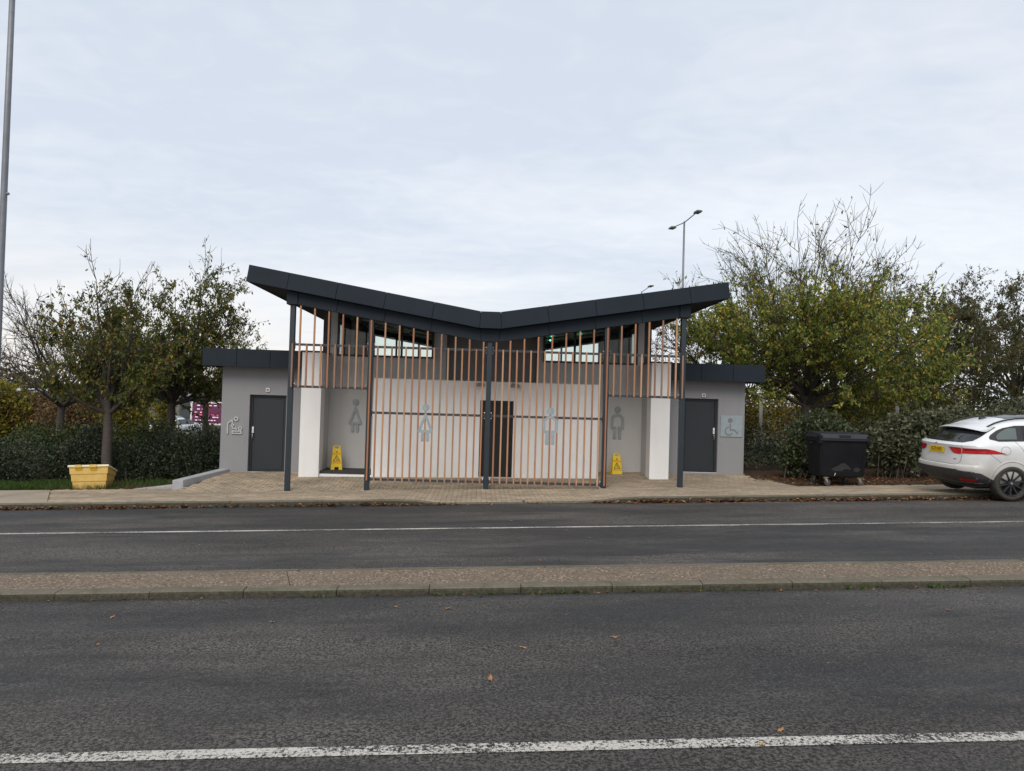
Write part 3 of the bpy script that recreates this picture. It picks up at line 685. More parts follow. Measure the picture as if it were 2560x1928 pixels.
MB().box(h0-.05, h1+.05, 1.60, 1.68, dz0-.10, dz0-.006).build('threshold', 'sill_pale', d)

# main roof
m = MB()
prof = [(-5.50, TOP(5.5)-.02), (-.23, TOP(0)-.02), (.23, TOP(0)-.02), (5.50, TOP(5.5)-.02), (5.555, SOF(5.55)+.012), (.25, SOF(0)+.012), (-.25, SOF(0)+.012), (-5.555, SOF(5.55)+.012)]
n = 8; y0, y1 = -.25, 9.0
V = [(x, y0, z) for x, z in prof] + [(x, y1, z) for x, z in prof]
fs = [(i, (i+1) % n, (i+1) % n+n, i+n) for i in range(n)] + [(0, 7, 6, 1), (1, 6, 5, 2), (2, 5, 4, 3), (8, 9, 14, 15), (9, 10, 13, 14), (10, 11, 12, 13)]
roof = m.add(V, fs).build('roof', 'soffit_dark', TB)
jt = [(5.525, 5.581), (4.605, 4.668), (3.50, 3.563), (2.40, 2.463), (1.293, 1.356), (0.228, 0.252)]
def panel(xt0, xt1, xb0, xb1, y0, y1, zt, zb, name, par):
    g = .004; s_ = 1 if xt0+xt1 > 0 else -1
    if abs(xt0+xt1) < 1e-6: s_ = 0
    P = lambda xt, xb: ((xb, zb(xb)), (xt, zt(xt)))
    (bx0, bz0), (tx0, tz0) = P(xt0+g, xb0+g); (bx1, bz1), (tx1, tz1) = P(xt1-g, xb1-g)
    return MB().prism_y([(bx0, bz0), (bx1, bz1), (tx1, tz1), (tx0, tz0)], y0, y1).build(name, 'anthracite', par, bevel=.004)
for (ta, ba), (tb_, bb) in zip(jt[:-1], jt[1:]):
    panel(-ta, -tb_, -ba, -bb, -.30, -.262, TOP, SOF, 'fascia_panel', roof)
    panel(tb_, ta, bb, ba, -.30, -.262, TOP, SOF, 'fascia_panel', roof)
panel(-.228, .228, -.252, .252, -.30, -.262, TOP, SOF, 'fascia_panel', roof)
for s in (-1, 1):
    yy = [-.258 + i*1.157 for i in range(9)]
    for a, b in zip(yy[:-1], yy[1:]):
        MB().hexa([(s*5.545, a+.003, SOF(5.58)-.001), (s*5.585, a+.003, SOF(5.58)), (s*5.585, b-.003, SOF(5.58)), (s*5.545, b-.003, SOF(5.58)-.001), (s*5.49, a+.003, TOP(5.525)), (s*5.53, a+.003, TOP(5.525)), (s*5.53, b-.003, TOP(5.525)), (s*5.49, b-.003, TOP(5.525))]).build('fascia_panel', 'anthracite', roof, bevel=.004)
# cased beam along the post line
BB = lambda x: 3.445 + 0.167*max(0.0, abs(x)-0.20)
BT = lambda x: SOF(x)+.005
m = MB()
prof = [(-4.60, BB(4.6)+.01), (-.2, BB(0)+.01), (.2, BB(0)+.01), (4.60, BB(4.6)+.01), (4.60, BT(4.6)), (.25, BT(0)), (-.25, BT(0)), (-4.60, BT(4.6))]
V = [(x, -.06, z) for x, z in prof] + [(x, .14, z) for x, z in prof]
fs = [(i, (i+1) % n, (i+1) % n+n, i+n) for i in range(n)] + [(0, 7, 6, 1), (1, 6, 5, 2), (2, 5, 4, 3), (8, 9, 14, 15), (9, 10, 13, 14), (10, 11, 12, 13)]
beam = m.add(V, fs).build('beam', 'soffit_dark', TB)
jb = [(4.448, 4.448), (3.52, 3.575), (2.42, 2.475), (1.34, 1.385), (.235, .20)]
for (ta, ba), (tb_, bb) in zip(jb[:-1], jb[1:]):
    panel(-ta, -tb_, -ba, -bb, -.10, -.065, BT, BB, 'beam_panel', beam); panel(tb_, ta, bb, ba, -.10, -.065, BT, BB, 'beam_panel', beam)
panel(-.235, .235, -.20, .20, -.10, -.065, BT, BB, 'beam_panel', beam)
for s in (-1, 1):
    a, b = sorted((s*4.45, s*4.70)); m = MB(); m.prism_y([(a, 4.155), (b, 4.155), (b, SOF(b)-.004), (a, SOF(a)-.004)], -.125, .16); m.build('beam_end', 'anthracite', TB, bevel=.006)
# posts
for x in (-4.5699, -2.7536, 0, 2.7536, 4.5699):
    top = 4.16 if abs(x) > 4 else BB(x)+.03
    zb = pave_z(x, 0)
    p = MB().box(x-.058, x+.058, -.058, .058, zb-.05, top).build('post', 'anthracite_post', TB, bevel=.008)
    MB().box(x-.10, x+.10, -.10, .10, zb-.04, zb+.006).build('base_plate', 'concrete_pad', p)
    zs = [.175, 1.715, 3.24] if abs(x) < 4 else [2.27, 3.24]
    for z in zs + ([2.27] if 2 < abs(x) < 4 else []):
        for s in (-1, 1):
            if abs(x) > 4 and s*x > 0: continue
            if 2 < abs(x) < 4 and z in (.175, 1.715) and s*x > 0: continue
            if 2 < abs(x) < 4 and z == 2.27 and s*x < 0: continue
            MB().box(min(x+s*.0581, x+s*.072), max(x+s*.0581, x+s*.072), -.03, .03, z-.09, z+.09).build('bracket', 'anthracite_post', p)
            for dz in (-.065, .065): MB().tube([(x+s*.072, -.012, z+dz), (x+s*.088, -.012, z+dz)], .013, 6).build('bolt', 'steel', p)

# ------------------------------------------------------------------ slatted timber screens
PITCH = .1628
def screen(label, xs_, tall, x0, x1, rails, zlow):
    T = thing('timber_screen', label, 'screen', ((x0+x1)/2, -.08, zlow), 0, 'slatted timber screens between the posts')
    for z in rails: MB().box(x0, x1, -.052, -.012, z-.027, z+.027).build('rail', 'rail_steel', T, bevel=.003)
    for x, tl in zip(xs_, tall):
        zt = BB(x)-.012 if tl else 3.262
        w = .0185; MB().box(x-w, x+w, -.099, -.054, zlow, zt).build('slat', 'cedar', T, bevel=.003, seg=1)
L0 = [-4.541+PITCH*i for i in range(28)]; tl = [i % 2 == 1 for i in range(28)]
R0 = [-x+.008 for x in L0][::-1]; rl = tl[::-1]
screen('short hanging screen of cedar slats over the women entrance', L0[:11], tl[:11], -4.5, -2.82, (2.27, 3.24), 2.25)
screen('full height cedar slat screen left of the centre post with woman symbol', L0[11:], tl[11:], -2.69, -.066, (.175, 1.715, 3.24), .15)
screen('full height cedar slat screen right of the centre post with man symbol', R0[:17], rl[:17], .066, 2.69, (.175, 1.715, 3.24), .15)
screen('short hanging screen of cedar slats over the men entrance', R0[17:], rl[17:], 2.82, 4.5, (2.27, 3.24), 2.25)

# ------------------------------------------------------------------ pictogram signs
def disc(m, cx, cz, r, y0, y1, n=28, r_in=None):
    if r_in is None:
        return m.prism_y([(cx+r*math.cos(2*math.pi*i/n), cz+r*math.sin(2*math.pi*i/n)) for i in range(n)], y0, y1)
    return ring(m, [(cx+r*math.cos(2*math.pi*i/n), cz+r*math.sin(2*math.pi*i/n)) for i in range(n)], [(cx+r_in*math.cos(2*math.pi*i/n), cz+r_in*math.sin(2*math.pi*i/n)) for i in range(n)], y0, y1)
def ring(m, outer, inner, y0, y1, closed=True):
    n = len(outer); V = [(x, y0, z) for x, z in outer] + [(x, y0, z) for x, z in inner] + [(x, y1, z) for x, z in outer] + [(x, y1, z) for x, z in inner]
    fs = []
    for i in range(n if closed else n-1):
        j = (i+1) % n
        fs += [(i, j, n+j, n+i), (2*n+i, 3*n+i, 3*n+j, 2*n+j), (i, 2*n+i, 2*n+j, j), (n+i, n+j, 3*n+j, 3*n+i)]
    if not closed: fs += [(0, n, 3*n, 2*n), (n-1, 3*n-1, 4*n-1, 2*n-1)]
    return m.add(V, fs)
def woman(cx, zt, zb, y0, y1, label, sm='sign_metal'):
    h = zt-zb; T = thing('toilet_sign', label, 'sign', (cx, (y0+y1)/2, zb))
    disc(MB(), cx, zt-.085, .083, y0, y1).build('head', sm, T)
    at, ab = zt-.205, zb+.205; w = .178
    o = [(cx-.02, at), (cx-.035, at-.03)]
    outer = [(cx, at+.005), (cx-.022, at-.02), (cx-w, ab+.03), (cx-w+.015, ab), (cx+w-.015, ab), (cx+w, ab+.03), (cx+.022, at-.02)]
    inner = [(cx, at-.125), (cx-.006, at-.135), (cx-w+.085, ab+.075), (cx-w+.087, ab+.066), (cx+w-.087, ab+.066), (cx+w-.085, ab+.075), (cx+.006, at-.135)]
    ring(MB(), outer, inner, y0, y1).build('dress', sm, T)
    for s in (-1, 1):
        a, b = sorted((cx+s*.028, cx+s*.096)); MB().prism_y([(a, zb), (b, zb), (b, ab-.0005), (a, ab-.0005)], y0, y1).build('leg', sm, T)
    return T
def man(cx, zt, zb, y0, y1, label, sm='sign_metal'):
    T = thing('toilet_sign', label, 'sign', (cx, (y0+y1)/2, zb))
    disc(MB(), cx, zt-.087, .085, y0, y1).build('head', sm, T)
    sh = zt-.20; w = .175; th = .066; ab = zb+.275
    outer, inner = [(cx-w, ab)], [(cx-w+th, ab+.001)]
    for i in range(13):
        a = math.pi*(1-i/12); outer.append((cx+w*math.cos(a), sh-.16+.16*math.sin(a))); inner.append((cx+(w-th)*math.cos(a), sh-.16+.105*math.sin(a)))
    outer.append((cx+w, ab)); inner.append((cx+w-th, ab+.001))
    ring(MB(), outer, inner, y0, y1, False).build('torso', sm, T)
    for s in (-1, 1):
        a, b = sorted((cx+s*.030, cx+s*.1085)); MB().prism_y([(a, zb), (b, zb), (b, ab+.06), (a, ab+.06)], y0, y1).build('leg', sm, T)
    return T
woman(-1.437, 1.95, 1.08, -.106, -.100, 'large grey metal woman symbol fixed on the cedar slat screen')
man(1.458, 1.95, 1.078, -.106, -.100, 'large grey metal man symbol fixed on the cedar slat screen')
woman(-3.515, 2.006, 1.128, 2.665, 2.692, 'grey metal woman symbol on the left recess wall behind the wet floor sign', 'sign_metal_dark')
man(3.556, 2.01, 1.128, 2.665, 2.692, 'grey metal man symbol on the right recess wall above the wet floor sign', 'sign_metal_dark')
# baby changing symbol
T = thing('baby_change_sign', 'grey metal baby changing symbol on wall left of the left door', 'sign', (-6.52, 2.19, 1.0))
y0, y1 = 2.172, 2.198
def stroke(m, pts, w):
    for k_, ((x0, z0), (x1, z1)) in enumerate(zip(pts[:-1], pts[1:])):
        yf = y0-.0009*k_
        dx, dz = x1-x0, z1-z0; L = math.hypot(dx, dz); nx_, nz_ = -dz/L*w/2, dx/L*w/2; ex, ez = dx/L*w*.3, dz/L*w*.3
        if k_ < len(pts)-2: disc(m, x1, z1, w*.5, yf-.0004, y1, 12)
        m.prism_y([(x0-nx_-ex, z0-nz_-ez), (x1-nx_+ex, z1-nz_+ez), (x1+nx_+ex, z1+nz_+ez), (x0+nx_-ex, z0+nz_-ez)], yf, y1)
    return m
disc(MB(), -6.49, 1.405, .062, y0, y1, 24, .026).build('head', 'sign_metal_light', T)
stroke(MB(), [(-6.70, 1.02), (-6.70, 1.28), (-6.585, 1.38)], .036).build('body', 'sign_metal_light', T)
y0 -= .0008
stroke(MB(), [(-6.585, 1.375), (-6.585, 1.29), (-6.54, 1.23)], .034).build('arm', 'sign_metal_light', T)
disc(MB(), -6.378, 1.165, .056, 2.172, 2.198, 24, .022).build('baby_head', 'sign_metal_light', T)
y0 += .0015
stroke(MB(), [(-6.60, 1.24), (-6.56, 1.155), (-6.47, 1.14), (-6.50, 1.20)], .03).build('baby_body', 'sign_metal_light', T)
ring(MB(), [(-6.59, 1.012), (-6.335, 1.012), (-6.335, 1.105), (-6.59, 1.105)], [(-6.555, 1.045), (-6.37, 1.045), (-6.37, 1.07), (-6.555, 1.07)], 2.170, 2.198).build('table', 'sign_metal_light', T)
# accessible symbol: metal plate with the figure recessed into it
T = thing('accessible_toilet_sign', 'square grey metal plate with wheelchair symbol beside the right door', 'sign', (6.525, 2.19, 1.28))
MB().box(6.232, 6.82, 2.178, 2.199, 1.287, 1.85).build('plate', 'sign_metal', T, bevel=.003)
simple('sign_recess', (0.165, 0.165, 0.17), 0.8)
disc(MB(), 6.49, 1.725, .066, 2.1745, 2.1775).build('head', 'sign_recess', T)
y0, y1 = 2.1745, 2.1775
stroke(MB(), [(6.488, 1.63), (6.492, 1.475), (6.60, 1.47), (6.70, 1.375)], .034).build('body', 'sign_recess', T)
arc_o, arc_i = [], []
for i in range(19):
    a = R(95+i*13); arc_o.append((6.46+.118*math.cos(a), 1.44+.118*math.sin(a))); arc_i.append((6.46+.086*math.cos(a), 1.44+.086*math.sin(a)))
ring(MB(), arc_o, arc_i, 2.1742, 2.1775, False).build('wheel', 'sign_recess', T)
# call units over the doors
for x, z, lb in ((-5.705, 2.178, 'small white square call unit above the left door'), (5.76, 2.374, 'small white square call unit above the right door')):
    T = thing('call_unit', lb, 'call unit', (x, 2.19, z))
    MB().box(x-.048, x+.048, 2.165, 2.199, z-.048, z+.048).build('housing', 'white_plastic', T, bevel=.006)
    MB().box(x-.03, x+.03, 2.160, 2.1645, z-.03, z+.03).build('face', 'lamp_steel', T, bevel=.002)
# bullet cameras on the white entrance wall
for x, s, lb in ((-.20, -1, 'small metal camera on white wall left of the centre post'), (.70, 1, 'small metal camera on white wall right of the centre post')):
    T = thing('security_camera', lb, 'camera', (x, 1.6, 2.45))
    MB().lathe_y([(0, 1.645), (.05, 1.645), (.045, 1.61), (0, 1.61)], (x-s*.08, 0, 2.46), 14).build('mount', 'cam_body', T, smooth=False)
    MB().tube([(x-s*.08, 1.615, 2.46), (x-s*.06, 1.57, 2.455), (x-s*.02, 1.555, 2.46)], .014, 8).build('arm', 'cam_body', T)
    MB().tube([(x-s*.06, 1.57, 2.49), (x+s*.10, 1.50, 2.455), (x+s*.11, 1.496, 2.453)], [.038, .038, .03], 12).build('camera_body', 'cam_body', T)
    MB().hexa([(x-s*.08, 1.55, 2.53), (x+s*.15, 1.42, 2.475), (x+s*.15, 1.53, 2.475), (x-s*.08, 1.64, 2.53), (x-s*.08, 1.55, 2.536), (x+s*.15, 1.42, 2.481), (x+s*.15, 1.53, 2.481), (x-s*.08, 1.64, 2.536)]).build('sunshield', 'cam_body', T)

# ------------------------------------------------------------------ wet floor signs
def wet_sign(x, y, z, rz, label):
    T = thing('wet_floor_sign', label, 'floor sign', (x, y, z), rz)
    H, W, w, d = .62, .145, .095, .12
    for s in (-1, 1):
        def P(u, v): return (u, s*d*(1-v/H) - s*0.0, v)
        zz = [0, .07, .50, .545, .60, H]
        hw = lambda v: W + (w-W)*v/H
        cols = lambda v: [-hw(v), -.055, .055, hw(v)]
        m = MB(); th = .012
        quads = []
        for i in range(5):
            for j in range(3):
                if i == 0 and j == 1: continue
                if i == 3 and j == 1: continue
                a = [(cols(zz[i])[j], zz[i]), (cols(zz[i])[j+1], zz[i]), (cols(zz[i+1])[j+1], zz[i+1]), (cols(zz[i+1])[j], zz[i+1])]
                quads.append(a)
        for a in quads:
            V = [(u, s*(d*(1-v/H)+.004), v) for u, v in a] + [(u, s*(d*(1-v/H)+.004-th), v) for u, v in a]
            m.hexa([V[4], V[5], V[1], V[0], V[7], V[6], V[2], V[3]])
        pn = m.build('panel', 'sign_yellow', T, world=False)
        if s < 0:
            tilt = math.atan2(d, H)
            base = Matrix.Rotation(R(90)-tilt, 4, 'X')
            def at(v, off=.0025): return Matrix.Translation((0, -(d*(1-v/H)+.004)-off, v)) @ base
            text_mesh('print', 'CAUTION', .055, 'print_red', pn, at(.405), .0004, .9)
            text_mesh('print', 'WET FLOOR', .050, 'print_red', pn, at(.175), .0004, .85)
            m = MB(); Y = lambda v, off: -(d*(1-v/H)+.004)-off
            def flat(poly, off):
                m.add([(u, Y(v, off), v) for u, v in poly], [tuple(range(len(poly)))])
            o_ = [(-.095, .215), (.095, .215), (0, .385)]; i_ = [(-.07, .229), (.07, .229), (0, .357)]
            for a in range(3):
                b = (a+1) % 3; flat([o_[a], o_[b], i_[b], i_[a]], .002)
            flat([(-.012, .318), (.006, .318), (.006, .332), (-.012, .332)], .002)
            flat([(-.035, .30), (-.028, .308), (.018, .268), (.010, .256)], .002)
            flat([(.008, .258), (.045, .275), (.048, .268), (.012, .248)], .002); flat([(.012, .25), (.042, .24), (.04, .232), (.006, .243)], .002)
            flat([(-.01, .29), (.02, .312), (.025, .306), (-.004, .282)], .002)
            m.build('pictogram', 'print_black', pn, world=False)
            m = MB(); flat([(-.022, .44), (.024, .452), (.024, .475), (-.022, .463)], .002); m.build('print', 'print_black', pn, world=False)
    MB().box(-.05, .05, -.012, .012, H-.004, H+.012).build('hinge', 'sign_yellow', T, bevel=.003, world=False)
    return T
wet_sign(-3.90, 2.28, .156, R(16), 'yellow wet floor sign standing in the left recess under the woman symbol')
wet_sign(3.48, 2.30, .151, R(8), 'yellow wet floor sign standing in the right recess under the man symbol')

# ------------------------------------------------------------------ grit bin (seen from behind)
def grit_bin():
    x, y = -9.13, .95; z = .034*x-.005
    T = thing('grit_bin', 'faded yellow plastic grit bin with muddy base standing on the verge', 'grit bin', (x, y, z), R(12))
    T.rotation_euler = (0, -0.03, R(12))
    # local: back face at y=0 running to -x, depth to +y ; steps in the shell
    hb, hf = .54, .33
    W0, W1 = .70, .84; D0, D1 = .62, .74
    lv = [(0, 0), (.34, .2), (.345, .42), (.67, .58), (.675, .82), (1.0, 1.0)]
    m = MB(); rings = []
    for f, e in lv:
        w = W0+(W1-W0)*e; dd = D0+(D1-D0)*e; cx, cy = -.35, .31
        zb, zf = hb*f, hf*f
        rings.append([(cx-w/2, cy-dd/2, zb), (cx+w/2, cy-dd/2, zb), (cx+w/2, cy+dd/2, zf), (cx-w/2, cy+dd/2, zf)])
    V = [p for r_ in rings for p in r_]; fs = [(3, 2, 1, 0)]
    for i in range(len(rings)-1):
        for j in range(4): fs.append((i*4+j, i*4+(j+1) % 4, i*4+4+(j+1) % 4, i*4+4+j))
    fs.append((20, 21, 22, 23))
    m.add(V, fs).build('tub', 'grit_yellow', T, bevel=.008, world=False)
    m = MB(); w, dd = W1+.06, D1+.06; cx, cy = -.35, .31
    m.hexa([(cx-w/2, cy-dd/2, hb), (cx+w/2, cy-dd/2, hb), (cx+w/2, cy+dd/2, hf), (cx-w/2, cy+dd/2, hf), (cx-w/2+.01, cy-dd/2+.01, hb+.05), (cx+w/2-.01, cy-dd/2+.01, hb+.05), (cx+w/2-.01, cy+dd/2-.01, hf+.05), (cx-w/2+.01, cy+dd/2-.01, hf+.05)])
    m.build('lid', 'grit_lid', T, bevel=.012, world=False)
    for hx in (-.57, -.25):
        m = MB(); yb = cy-dd/2; m.box(hx-.075, hx+.075, yb-.012, yb+.03, hb-.012, hb+.053); m.build('hinge', 'grit_yellow', T, bevel=.006, world=False)
        yb2 = cy-D1/2; m = MB(); m.hexa([(hx-.06, yb2+.000, hb-.095), (hx+.075, yb2+.000, hb-.095), (hx+.075, yb2+.03, hb-.095), (hx-.06, yb2+.03, hb-.095), (hx-.08, yb2-.022, hb-.006), (hx+.085, yb2-.022, hb-.006), (hx+.085, yb2+.03, hb-.006), (hx-.08, yb2+.03, hb-.006)]); m.build('hinge_pocket', 'grit_shadow_yellow', T, bevel=.004, world=False)
grit_bin()

# ------------------------------------------------------------------ four-wheeled bin
def wheeled_bin():
    T = thing('wheeled_bin', 'black four wheeled waste bin with scuffed front beside the leafy shrub', 'bin', (8.47, .32, .034*8.47-.004), R(2))
    hw0, hw1, d0, d1 = .535, .585, .33, .385
    m = MB(); lv = [(.20, hw0-.03, d0-.02), (.235, hw0, d0), (.6, hw0+.018, d0+.02), (1.02, hw1-.004, d1), (1.06, hw1+.012, d1+.02), (1.12, hw1+.012, d1+.02)]
    rings = []
    for z, a, b in lv:
        c = .05; rings.append([(-a+c, -b, z), (a-c, -b, z), (a, -b+c, z), (a, b-c, z), (a-c, b, z), (-a+c, b, z), (-a, b-c, z), (-a, -b+c, z)])
    V = [p for r_ in rings for p in r_]; fs = [tuple(range(7, -1, -1)), tuple(40+i for i in range(8))]
    for i in range(5):
        for j in range(8): fs.append((i*8+j, i*8+(j+1) % 8, i*8+8+(j+1) % 8, i*8+8+j))
    body = m.add(V, fs).build('tub', 'bin_black', T, bevel=.006, world=False)
    m = MB(); m.box(-.60, .63, -.43, -.395, 1.075, 1.115); m.box(-.60, .63, -.44, -.40, 1.12, 1.135); m.build('front_rim', 'bin_lid', T, bevel=.006, world=False)
    m = MB(); m.hexa([(-.59, -.42, 1.13), (.61, -.42, 1.13), (.61, .42, 1.13), (-.59, .42, 1.13), (-.57, -.36, 1.235), (.585, -.36, 1.235), (.55, .36, 1.27), (-.53, .36, 1.27)])
    lid = m.build('lid', 'bin_lid', T, bevel=.018, world=False)
    m = MB(); m.box(-.13, .14, -.418, -.385, 1.158, 1.215); m.build('lid_grip', 'rubber_black', lid, bevel=.004, world=False)
    m = MB(); m.box(-.12, .13, -.425, -.41, 1.195, 1.207); m.build('lid_grip', 'bin_lid', lid, bevel=.002, world=False)
    m = MB()
    for y in (-.13, .13): m.box(-.60, .61, y-.015, y+.015, 1.26, 1.275)
    m.build('lid_rib', 'bin_lid', lid, world=False)
    for s in (-1, 1):
        m = MB(); m.tube([(s*.575, .02, .99), (s*.66, .02, .99)], .03, 10); m.build('lifting_pin', 'bin_black', T, world=False)
        m = MB(); m.box(min(s*.55, s*.64), max(s*.55, s*.64), -.42, -.30, 1.0, 1.20); m.build('corner_bracket', 'bin_black', T, bevel=.012, world=False)
    # ribs and scuffs on the front
    for px in (-.50, .50):
        m = MB(); m.hexa([(px-.03, -.345, .25), (px+.03, -.345, .25), (px+.03, -.32, .25), (px-.03, -.32, .25), (px-.03, -.39, 1.05), (px+.03, -.39, 1.05), (px+.03, -.36, 1.05), (px-.03, -.36, 1.05)]); m.build('rib', 'bin_black', T, bevel=.006, world=False)
    FY = lambda z: -(d0+.0015) - (.02*(z-.235)/.365 if z < .6 else .02+.035*(z-.6)/.42)
    def scuff(poly, mat, nm='scuff', off=.0025):
        m = MB(); m.add([(u, FY(v)-off, v) for u, v in poly], [tuple(range(len(poly)))]); m.build(nm, mat, T, world=False)
    scuff([(-.30, .40), (-.22, .355), (-.02, .36), (.05, .405), (.20, .385), (.18, .43), (.10, .50), (.03, .545), (-.05, .535), (-.14, .48)], 'bin_scuff')
    scuff([(.26, .36), (.33, .335), (.40, .36), (.43, .405), (.37, .44), (.29, .44), (.25, .40)], 'bin_scuff')
    scuff([(-.27, .338), (.28, .338), (.28, .344), (-.27, .344)], 'bin_scuff')
    scuff([(-.215, .245), (-.20, .245), (-.18, .305), (-.192, .31)], 'white_plastic', 'drip')
    for wx, wy, a in ((-.40, -.27, .5), (.43, -.27, .5), (-.40, .27, 2.2), (.43, .27, 2.8)):
        ca, sa = math.cos(a), math.sin(a)
        c = MB().box(wx-.06, wx+.06, wy-.05, wy+.05, .188, .202)
        c = c.build('caster', 'caster_zinc', T, bevel=.003, world=False)
        ox, oy = wx+.05*ca, wy-.03*sa*0
        m = MB()
        for q in (-.03, .03): m.hexa([(wx-.045, wy+q-.003, .19), (wx+.03, wy+q-.003, .19), (wx+.03, wy+q+.003, .19), (wx-.045, wy+q+.003, .19), (ox-.01, wy+q-.003, .07), (ox+.015, wy+q-.003, .07), (ox+.015, wy+q+.003, .07), (ox-.01, wy+q+.003, .07)][::1])
        m.build('fork', 'caster_zinc', c, world=False)
        MB().lathe_y([(0, -.02), (.052, -.02), (.071, -.024), (.076, -.015), (.076, .015), (.071, .024), (.052, .02), (0, .02)], (ox+.005, wy, .076), 22).build('wheel', 'caster_rubber', c, smooth=False, world=False)
wheeled_bin()

# ------------------------------------------------------------------ car
# body stations by height: z, rear x, front x, half width, rear corner length
ST = [(.26, .30, 4.40, .78, .45), (.34, .16, 4.60, .86, .48), (.44, .06, 4.68, .915, .50), (.56, .012, 4.72, .938, .50), (.63, .0, 4.73, .945, .50), (.675, .012, 4.73, .947, .50),
      (.70, .055, 4.725, .948, .50), (.80, .072, 4.71, .952, .50), (.90, .088, 4.68, .955, .50), (1.0, .092, 4.62, .953, .50), (1.055, .075, 4.52, .947, .50), (1.085, .068, 4.38, .938, .50), (1.105, .085, 4.15, .928, .50),
      (1.13, .15, 3.62, .912, .50), (1.18, .24, 3.42, .882, .47), (1.25, .345, 3.2, .842, .44), (1.33, .47, 2.98, .795, .42), (1.40, .58, 2.8, .752, .42), (1.46, .68, 2.65, .712, .44), (1.51, .80, 2.5, .672, .46), (1.56, .98, 2.36, .60, .50),
      (1.60, 1.16, 2.24, .51, .5), (1.635, 1.36, 2.12, .37, .45), (1.655, 1.52, 2.0, .2, .3)]
STA = np.array(ST)
def st(z): return [float(np.interp(z, STA[:, 0], STA[:, i])) for i in range(1, 5)]
NE = 2.7
def rear_x(y, z):
    xr, xf, hw, lc = st(z); u = min(1.0, abs(y)/hw); return xr + lc*(1-(1-u**NE)**(1/NE))
def side_y(x, z):
    xr, xf, hw, lc = st(z); u = (x-xr)/lc
    if u >= 1: return hw
    u = max(0.0, u); return hw*(1-(1-u)**NE)**(1/NE)
def car_ring(z):
    xr, xf, hw, lc = st(z); P = []
    for i in range(15):
        th = i/14*math.pi/2; P.append((xr+lc*(1-math.cos(th)**(2/NE)), hw*math.sin(th)**(2/NE)))
    lf = min(.95, (xf-xr-lc)*.6)
    for i in range(1, 12): P.append((xr+lc+(xf-lf-xr-lc)*i/12, hw))
    for i in range(13):
        th = i/12*math.pi/2; P.append((xf-lf+lf*math.sin(th)**(2/2.4), hw*math.cos(th)**(2/2.4)))
    full = P + [(x, -y) for x, y in P[-2:0:-1]]
    return [(x, y, z) for x, y in full]
def grid_patch(rows, name, mat, parent):
    m = MB(); k = len(rows[0]); m.add([p for r_ in rows for p in r_], [(i*k+j, i*k+j+1, (i+1)*k+j+1, (i+1)*k+j) for i in range(len(rows)-1) for j in range(k-1)])
    o = m.build(name, mat, parent, world=False, smooth=True); return o
def wrap_patch(zs, a, b, n, off, name, mat, parent, s=-1):
    """patch on the shell; a(z), b(z) are positions along the outline: <=1 -> y/half-width over the rear, >1 -> metres forward on the side"""
    rows = []
    for z in zs:
        row = []
        for i in range(n+1):
            u = a(z)+(b(z)-a(z))*i/n; xr, xf, hw, lc = st(z)
            if u <= 1:
                y = abs(u)*hw*.985; x = xr + lc*(1-(1-(abs(u)*.985)**NE)**(1/NE)); yy = math.copysign(y, u)*s
            else:
                x0 = xr+lc*(1-(1-.985**NE)**(1/NE)); x = x0+(u-1); yy = s*side_y(x, z)
            # outward direction from neighbours in plan
            e = 1e-3
            if u <= 1:
                g = (rear_x(abs(yy)+e, z)-rear_x(abs(yy)-e if abs(yy) > e else 0, z))/(2*e); nx_, ny_ = -1, g*math.copysign(1, yy) if abs(yy) > e else 0
            else: nx_, ny_ = -(side_y(x+e, z)-side_y(x-e, z))/(2*e), s
            L = math.hypot(nx_, ny_); row.append((x+nx_/L*off, yy+ny_/L*off, z+off*.15))
        rows.append(row)
    return grid_patch(rows, name, mat, parent)
